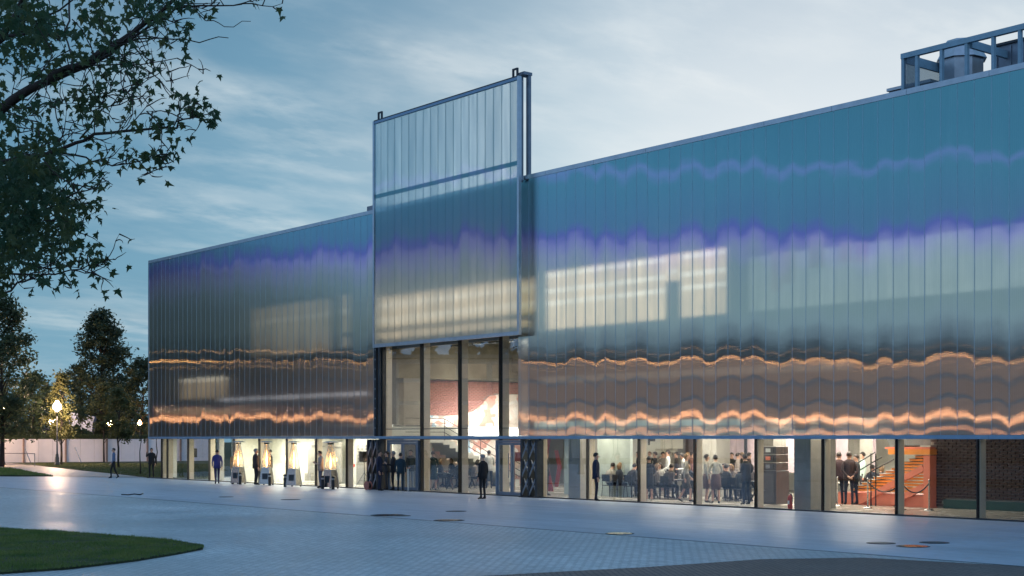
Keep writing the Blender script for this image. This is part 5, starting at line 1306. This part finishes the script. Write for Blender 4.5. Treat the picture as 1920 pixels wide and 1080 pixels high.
# ================================================================== THINGS ON THE PLAZA AND BEHIND THE GLASS
def heater(px, py, label, rot):
    g = gr(px, py); x, y = g.x, g.y
    t = thing('patio_heater', label, 'patio heater', (x, y, .004), R_(rot), group='pyramid patio heaters on the plaza')
    def ring(w0, w1, z0, z1, mat, nm, th=.0):
        b_ = MB(); v = [(-w0, -w0, z0), (w0, -w0, z0), (w0, w0, z0), (-w0, w0, z0), (-w1, -w1, z1), (w1, -w1, z1), (w1, w1, z1), (-w1, w1, z1)]
        b_.add(v, [(0, 3, 2, 1), (4, 5, 6, 7), (0, 1, 5, 4), (1, 2, 6, 5), (2, 3, 7, 6), (3, 0, 4, 7)]); return b_.build(nm, mat, t, local=True)
    cab = ring(.27, .20, .07, .86, M['heater_steel'], 'base_cabinet')
    MB().box(-.14, .14, -.252, -.236, .30, .60).build('door_badge', M['dark_steel'], cab, local=True)
    ring(.205, .205, .865, .90, M['chrome'], 'burner_deck')
    for sx in (-1, 1):
        for sy in (-1, 1):
            MB().tube([(sx * .285, sy * .285, .05), (sx * .075, sy * .075, 2.14)], .014, 6).build('corner_rail', M['chrome'], t, local=True)
        MB().tube([(sx * .24, .25, .045), (sx * .24, .21, .045)], .045, 8).build('wheel', M['black'], t, local=True)
    MB().tube([(0, 0, .92), (0, 0, 2.08)], [.075, .060], 12).build('glass_tube', M['heater_glass'], t, smooth=True, local=True)
    # tapering glazed guard
    b_ = MB(); 
    for k in range(4):
        a = k * PI / 2; ca, sa = math.cos(a), math.sin(a)
        q = [(-.185, -.186, .91), (.185, -.186, .91), (.078, -.079, 2.0), (-.078, -.079, 2.0)]
        b_.add([(x_ * ca - y_ * sa, x_ * sa + y_ * ca, z_) for x_, y_, z_ in q], [(0, 1, 2, 3)])
    b_.build('guard_glass', M['heater_glow_glass'], t, local=True)
    MB().lathe([(.01, .92), (.036, 1.0), (.046, 1.15), (.034, 1.4), (.016, 1.62), (.004, 1.75)], (0, 0, 0), 10).build('flame', M['flame'], t, smooth=True, local=True)
    MB().box(-.10, .10, -.10, .10, 2.06, 2.13).build('burner_head', M['black'], t, local=True)
    MB().lathe([(.36, 2.15), (.37, 2.165), (.22, 2.20), (.02, 2.215)], (0, 0, 0), 20).build('reflector_hat', M['chrome'], t, smooth=True, local=True)
    d = bpy.data.lights.new('flame_light', 'POINT'); d.energy = 14; d.color = (1, .55, .25); d.shadow_soft_size = .12
    o = bpy.data.objects.new('flame_light', d); COL.objects.link(o); o.parent = t; o.location = (0, 0, 1.3)
    return t
def glow_glass():
    m, t, out = newmat('heated_guard_glass')
    tr = t.new('ShaderNodeBsdfTransparent', inp={0: (1, .95, .88, 1)}); tl = t.new('ShaderNodeBsdfTranslucent', inp={0: (1, .85, .65, 1)}); gl = t.new('ShaderNodeBsdfGlossy', inp={1: .1})
    a = t.new('ShaderNodeMixShader', inp={0: .16, 1: tr.outputs[0], 2: tl.outputs[0]}); b_ = t.new('ShaderNodeMixShader', inp={0: .08, 1: a.outputs[0], 2: gl.outputs[0]})
    t.l.new(b_.outputs[0], out.inputs[0]); return m
M['heater_glow_glass'] = glow_glass()
heater(447, 908, 'leftmost pyramid patio heater with a tan coat showing beside it', 20)
heater(500, 910, 'second pyramid patio heater right beside the stout man in brown', 40)
heater(551, 913, 'third pyramid patio heater standing alone between the mullions', 28)
heater(620, 916.5, 'rightmost pyramid patio heater next to the man with a phone', 15)
def bollard(px, py, label):
    g = gr(px, py); t = thing('bollard_light', label, 'bollard', (g.x, g.y, .004), group='short black bollard lights')
    MB().lathe([(.075, 0), (.075, .42), (.07, .44)], (g.x, g.y, .004), 12).build('post', M['black'], t, smooth=False)
    MB().lathe([(.062, .441), (.062, .52)], (g.x, g.y, .004), 12).build('lens', pbr('lens_grey', (.35, .36, .36), .3), t)
    MB().lathe([(.078, .521), (.078, .59), (.06, .61)], (g.x, g.y, .004), 12).build('cap', M['black'], t)
bollard(436.5, 907.6, 'black bollard light just left of the leftmost patio heater')
bollard(450.5, 908.6, 'black bollard light in front of the leftmost patio heater')
bollard(505.7, 910.8, 'black bollard light in front of the second patio heater')
bollard(534.5, 913, 'black bollard light between the second and third patio heaters')
bollard(605, 916.8, 'black bollard light at the feet of the man with a phone')
bollard(624.5, 918, 'black bollard light in front of the rightmost patio heater')
def speaker(px, py, label, zt, Y=None):
    if Y is None: g = gr(px, py)
    else: g = Vector((fx(px, Y)[0], Y, 0))
    t = thing('speaker_stand', label + ' tripod stand', 'tripod stand', (g.x, g.y, .012))
    MB().tube([(g.x, g.y, .30), (g.x, g.y, zt)], .018, 8).build('pole', M['black'], t)
    for k in range(3):
        a = .5 + k * 2 * PI / 3; MB().tube([(g.x, g.y, .72), (g.x + math.cos(a) * .5, g.y + math.sin(a) * .5, .03)], .013, 6).build('leg', M['black'], t)
        MB().tube([(g.x, g.y, .32), (g.x + math.cos(a) * .26, g.y + math.sin(a) * .26, .36)], .009, 5).build('brace', M['black'], t)
    s = thing('loudspeaker', label, 'loudspeaker', (g.x, g.y, zt))
    MB().box(g.x - .19, g.x + .19, g.y - .17, g.y + .17, zt, zt + .52).build('cabinet', M['black'], s, bevel=.02)
    MB().box(g.x - .17, g.x + .17, g.y - .182, g.y - .171, zt + .03, zt + .49).build('grille', M['dark_steel'], s)
speaker(683, 914.6, 'black loudspeaker before the grey board by the laced column', 1.22)
speaker(362, 904, 'black loudspeaker inside behind the leftmost gallery panes', 1.25, Y=1.3)
g = fx(690, -.75)[0]
rd = thing('cable_drum', 'small reddish cable drum on the ground beside the laced column', 'cable drum', (g, -.75, .004))
for dy in (-.09, .09):
    vs = [(g + .20 * math.cos(a * PI / 8), -.75 + dy, .21 + .20 * math.sin(a * PI / 8)) for a in range(16)] + [(g + .20 * math.cos(a * PI / 8), -.75 + dy + .02, .21 + .20 * math.sin(a * PI / 8)) for a in range(16)]
    MB().add(vs, [tuple(range(16)), tuple(range(16, 32))[::-1]] + [(i, (i + 1) % 16, (i + 1) % 16 + 16, i + 16) for i in range(16)]).build('flange', pbr('drum_red', (.40, .14, .10), .5), rd)
MB().tube([(g, -.83, .21), (g, -.65, .21)], .12, 12).build('hub', M['black'], rd)
# queue posts and ropes
def post(px, Y, label, h=.95):
    x = fx(px, Y)[0]; t = thing('rope_post', label, 'barrier post', (x, Y, .012))
    MB().lathe([(.17, 0), (.17, .015), (.12, .04), (.03, .06)], (x, Y, .012), 14).build('base', M['chrome'], t, smooth=True)
    MB().lathe([(.024, .06), (.024, h), (.034, h + .01), (.034, h + .05), (.01, h + .06)], (x, Y, .012), 10).build('pole', M['chrome'], t, smooth=True)
    return Vector((x, Y, h - .05))
PP = [post(1570, 3.5, 'chrome rope post left of the trio of guests'), post(1627, 3.0, 'chrome rope post right of the trio of guests'), post(1690, 2.9, 'chrome rope post beside the mullion before the orange stand'), post(1742, 3.3, 'chrome rope post at the corner of the orange stand')]
for (a, c), lb in zip(zip(PP[1:], PP[2:]), ('black sagging rope between the trio and the mullion', 'black sagging rope in front of the orange slatted stand')):
    pts = [a.lerp(c, k / 12) - Vector((0, 0, .32 * (1 - (k / 6 - 1) ** 2))) for k in range(13)]
    tag(MB().tube(pts, .022, 8).build('barrier_rope', M['black'], smooth=True), lb, 'rope')
x = fx(765, -.35)[0]
t = thing('rope_post', 'slim pale post standing outside by the left entrance door', 'barrier post', (x, -.35, .004))
MB().lathe([(.16, 0), (.16, .02), (.03, .05)], (x, -.35, .004), 12).build('base', M['chrome'], t); MB().lathe([(.025, .05), (.025, .98), (.03, 1.0)], (x, -.35, .004), 10).build('pole', M['white_wall'], t)
# orange slatted stair stand
OY = 4.75
os_ = thing('orange_stand', 'orange slatted stair stand with red frame behind the glass by the brick wall', 'stair stand', (50, OY, .012))
def XO(px): return fx(px, OY)[0]
MB().box(XO(1733), XO(1745), OY - .05, OY + 1.6, .012, 1.78).build('end_post', M['salmon'], os_)
MB().box(XO(1668), XO(1746), OY - .08, OY + 1.7, 1.80, 1.98).build('top_beam', M['orange'], os_)
MB().box(XO(1660), XO(1744), OY - .02, OY + 1.7, 1.982, 2.05).build('top_board', M['salmon'], os_)
for k in range(12):
    z = .50 + k * .108; pl_ = 1590 + (1712 - 1590) * (k / 11) ** 1.0
    MB().box(XO(pl_), XO(1732), OY + .12, OY + .50, z, z + .072).build('slat', M['orange'], os_)
    MB().box(XO(pl_), XO(pl_ + 14), OY + .06, OY + 1.4, z + .074, z + .095).build('tread', pbr('pale_tread', (.55, .50, .44), .5), os_)
MB().box(XO(1556), XO(1732), OY + .10, OY + 1.5, .012, .42).build('base_panel', M['salmon'], os_)
def slope(pa_, za, pb_, zb, nm, wd=.20): MB().beam((XO(pa_), OY, za), (XO(pb_), OY, zb), .10, wd).build(nm, M['salmon'], os_)
slope(1612, .12, 1732, 1.35, 'stringer'); slope(1672, .12, 1732, .72, 'stringer')
hr = thing('stair_handrail', 'three black parallel handrails rising right beside the orange stand', 'handrail', (XO(1640), OY - .5, 0))
for (pa_, ya), (pb_, yb) in (((1605, 870), (1641, 848)), ((1613, 881), (1653, 857)), ((1625, 889), (1676, 861))):
    xa, da = fx(pa_, OY - .5); xb, db = fx(pb_, OY - .5); MB().tube([(xa, OY - .5, zz(ya, da)), (xb, OY - .5, zz(yb, db))], .022, 6).build('rail', M['black'], hr)
for px in (1633, 1642): MB().tube([(fx(px, OY - .5)[0], OY - .5, .02), (fx(px, OY - .5)[0], OY - .5, zz(850, 49.5))], .022, 6).build('baluster', M['black'], hr)
v1 = [(fx(1606, 5.6)[0], 3.3), (fx(1650, 5.6)[0], 1.78), (fx(1664, 5.6)[0], 1.78), (fx(1668, 5.6)[0], 2.1), (fx(1745, 5.6)[0], 2.1), (fx(1745, 5.6)[0], 3.3)]
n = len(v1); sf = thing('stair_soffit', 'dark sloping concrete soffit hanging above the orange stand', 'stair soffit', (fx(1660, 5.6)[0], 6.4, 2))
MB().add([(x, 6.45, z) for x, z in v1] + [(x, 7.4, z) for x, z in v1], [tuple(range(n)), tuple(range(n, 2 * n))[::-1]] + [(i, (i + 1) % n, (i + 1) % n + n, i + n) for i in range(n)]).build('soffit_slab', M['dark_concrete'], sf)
# stacked steel ovens
OVY = 2.0; xa, xb = fx(1427, OVY)[0], fx(1455, OVY)[0]
ov = thing('catering_oven', 'tall dark steel cabinet topped by two stacked ovens behind the glass', 'oven cabinet', ((xa + xb) / 2, OVY, .012))
steel = pbr('oven_steel', (.16, .15, .145), .35, .6, var=.1)
MB().box(xa, xb, OVY, OVY + .7, .05, 1.22).build('cabinet', steel, ov, bevel=.01)
MB().box(xa + .08, xb - .08, OVY - .02, OVY - .001, .12, 1.12).build('door', pbr('oven_door', (.20, .185, .18), .3, .6), ov)
MB().box(xa + .13, xa + .25, OVY - .05, OVY - .021, .52, .56).build('handle', M['chrome'], ov)
for z in (1.23, 1.52, 1.80):
    u = MB().box(xa - .04, xb, OVY, OVY + .65, z, z + .27).build('oven_unit', steel, ov, bevel=.01)
    MB().box(xa + .22, xb - .25, OVY - .015, OVY - .001, z + .07, z + .20).build('control_plate', M['white_wall'] if z > 1.7 else M['salmon'] if z > 1.4 else M['chrome'], u)
    MB().tube([(xb - .05, OVY - .06, z + .06), (xb - .05, OVY - .06, z + .22)], .015, 6).build('handle', M['black'], u)
# fire extinguisher
ex, ey = fx(1481.5, .42)[0], .42
fe_ = thing('fire_extinguisher', 'red fire extinguisher standing before the large concrete column', 'fire extinguisher', (ex, ey, .012))
MB().lathe([(.07, 0), (.082, .02), (.082, .38), (.06, .44), (.025, .47), (.025, .50)], (ex, ey, .012), 14).build('cylinder', M['red'], fe_, smooth=True)
MB().box(ex - .05, ex + .06, ey - .02, ey + .02, .51, .535).build('handle', M['black'], fe_)
MB().tube([(ex + .04, ey, .50), (ex + .12, ey - .02, .42), (ex + .11, ey - .03, .2)], .012, 6).build('hose', M['black'], fe_)
MB().box(ex - .035, ex + .035, ey - .088, ey - .081, .18, .30).build('label_plate', M['white_wall'], fe_)
# drain covers and the cable on the plaza
def cover(px, py, r, label, mat='dark_steel'):
    g = gr(px, py); t = thing('manhole_cover', label, 'manhole cover', (g.x, g.y, .006), group='manhole covers in the plaza')
    MB().lathe([(r, 0), (r, .008)], (g.x, g.y, .005), 28).build('frame_ring', M['dark_steel'], t)
    MB().lathe([(r * .88, .0082), (r * .88, .012)], (g.x, g.y, .005), 28).build('lid', M[mat], t)
M['wet'] = pbr('wet_iron', (.06, .05, .05), .12, .3, var=.3)
cover(728, 966.5, .55, 'wide dark manhole cover on the joint line below the entrance group', 'wet'); cover(752, 967.5, .30, 'small dark cover touching the wide one on the joint line', 'dark_steel')
cover(842, 976, .45, 'glossy reddish manhole cover on the joint line before the atrium', 'wet'); cover(1162, 1001, .36, 'dark cover on the joint line below the man in navy', 'wet')
cover(1652, 1019, .32, 'dark round cover left of the group of three covers at the right', 'dark_steel'); cover(1712, 1025, .36, 'glossy reddish cover nearest to the joint in the group of three', 'wet'); cover(1752, 1018, .33, 'dark round cover at the far right of the plaza', 'dark_steel')
cover(545, 937, .38, 'flat dark cover on the plaza below the third patio heater', 'dark_steel'); cover(855, 959, .34, 'flat dark cover on the plaza to the left of the lone man', 'dark_steel'); cover(424, 932, .3, 'small flat cover on the plaza left of the leftmost patio heater', 'dark_steel')
cp = [gr(px, py) for px, py in ((228, 928.5), (240, 929), (252, 927.5), (262, 928.8), (268, 926.5))]
tag(MB().tube([(p.x, p.y, .03) for p in cp], .025, 6).build('cable', M['black'], smooth=True), 'short black cable lying on the plaza by the paving edge', 'cable')
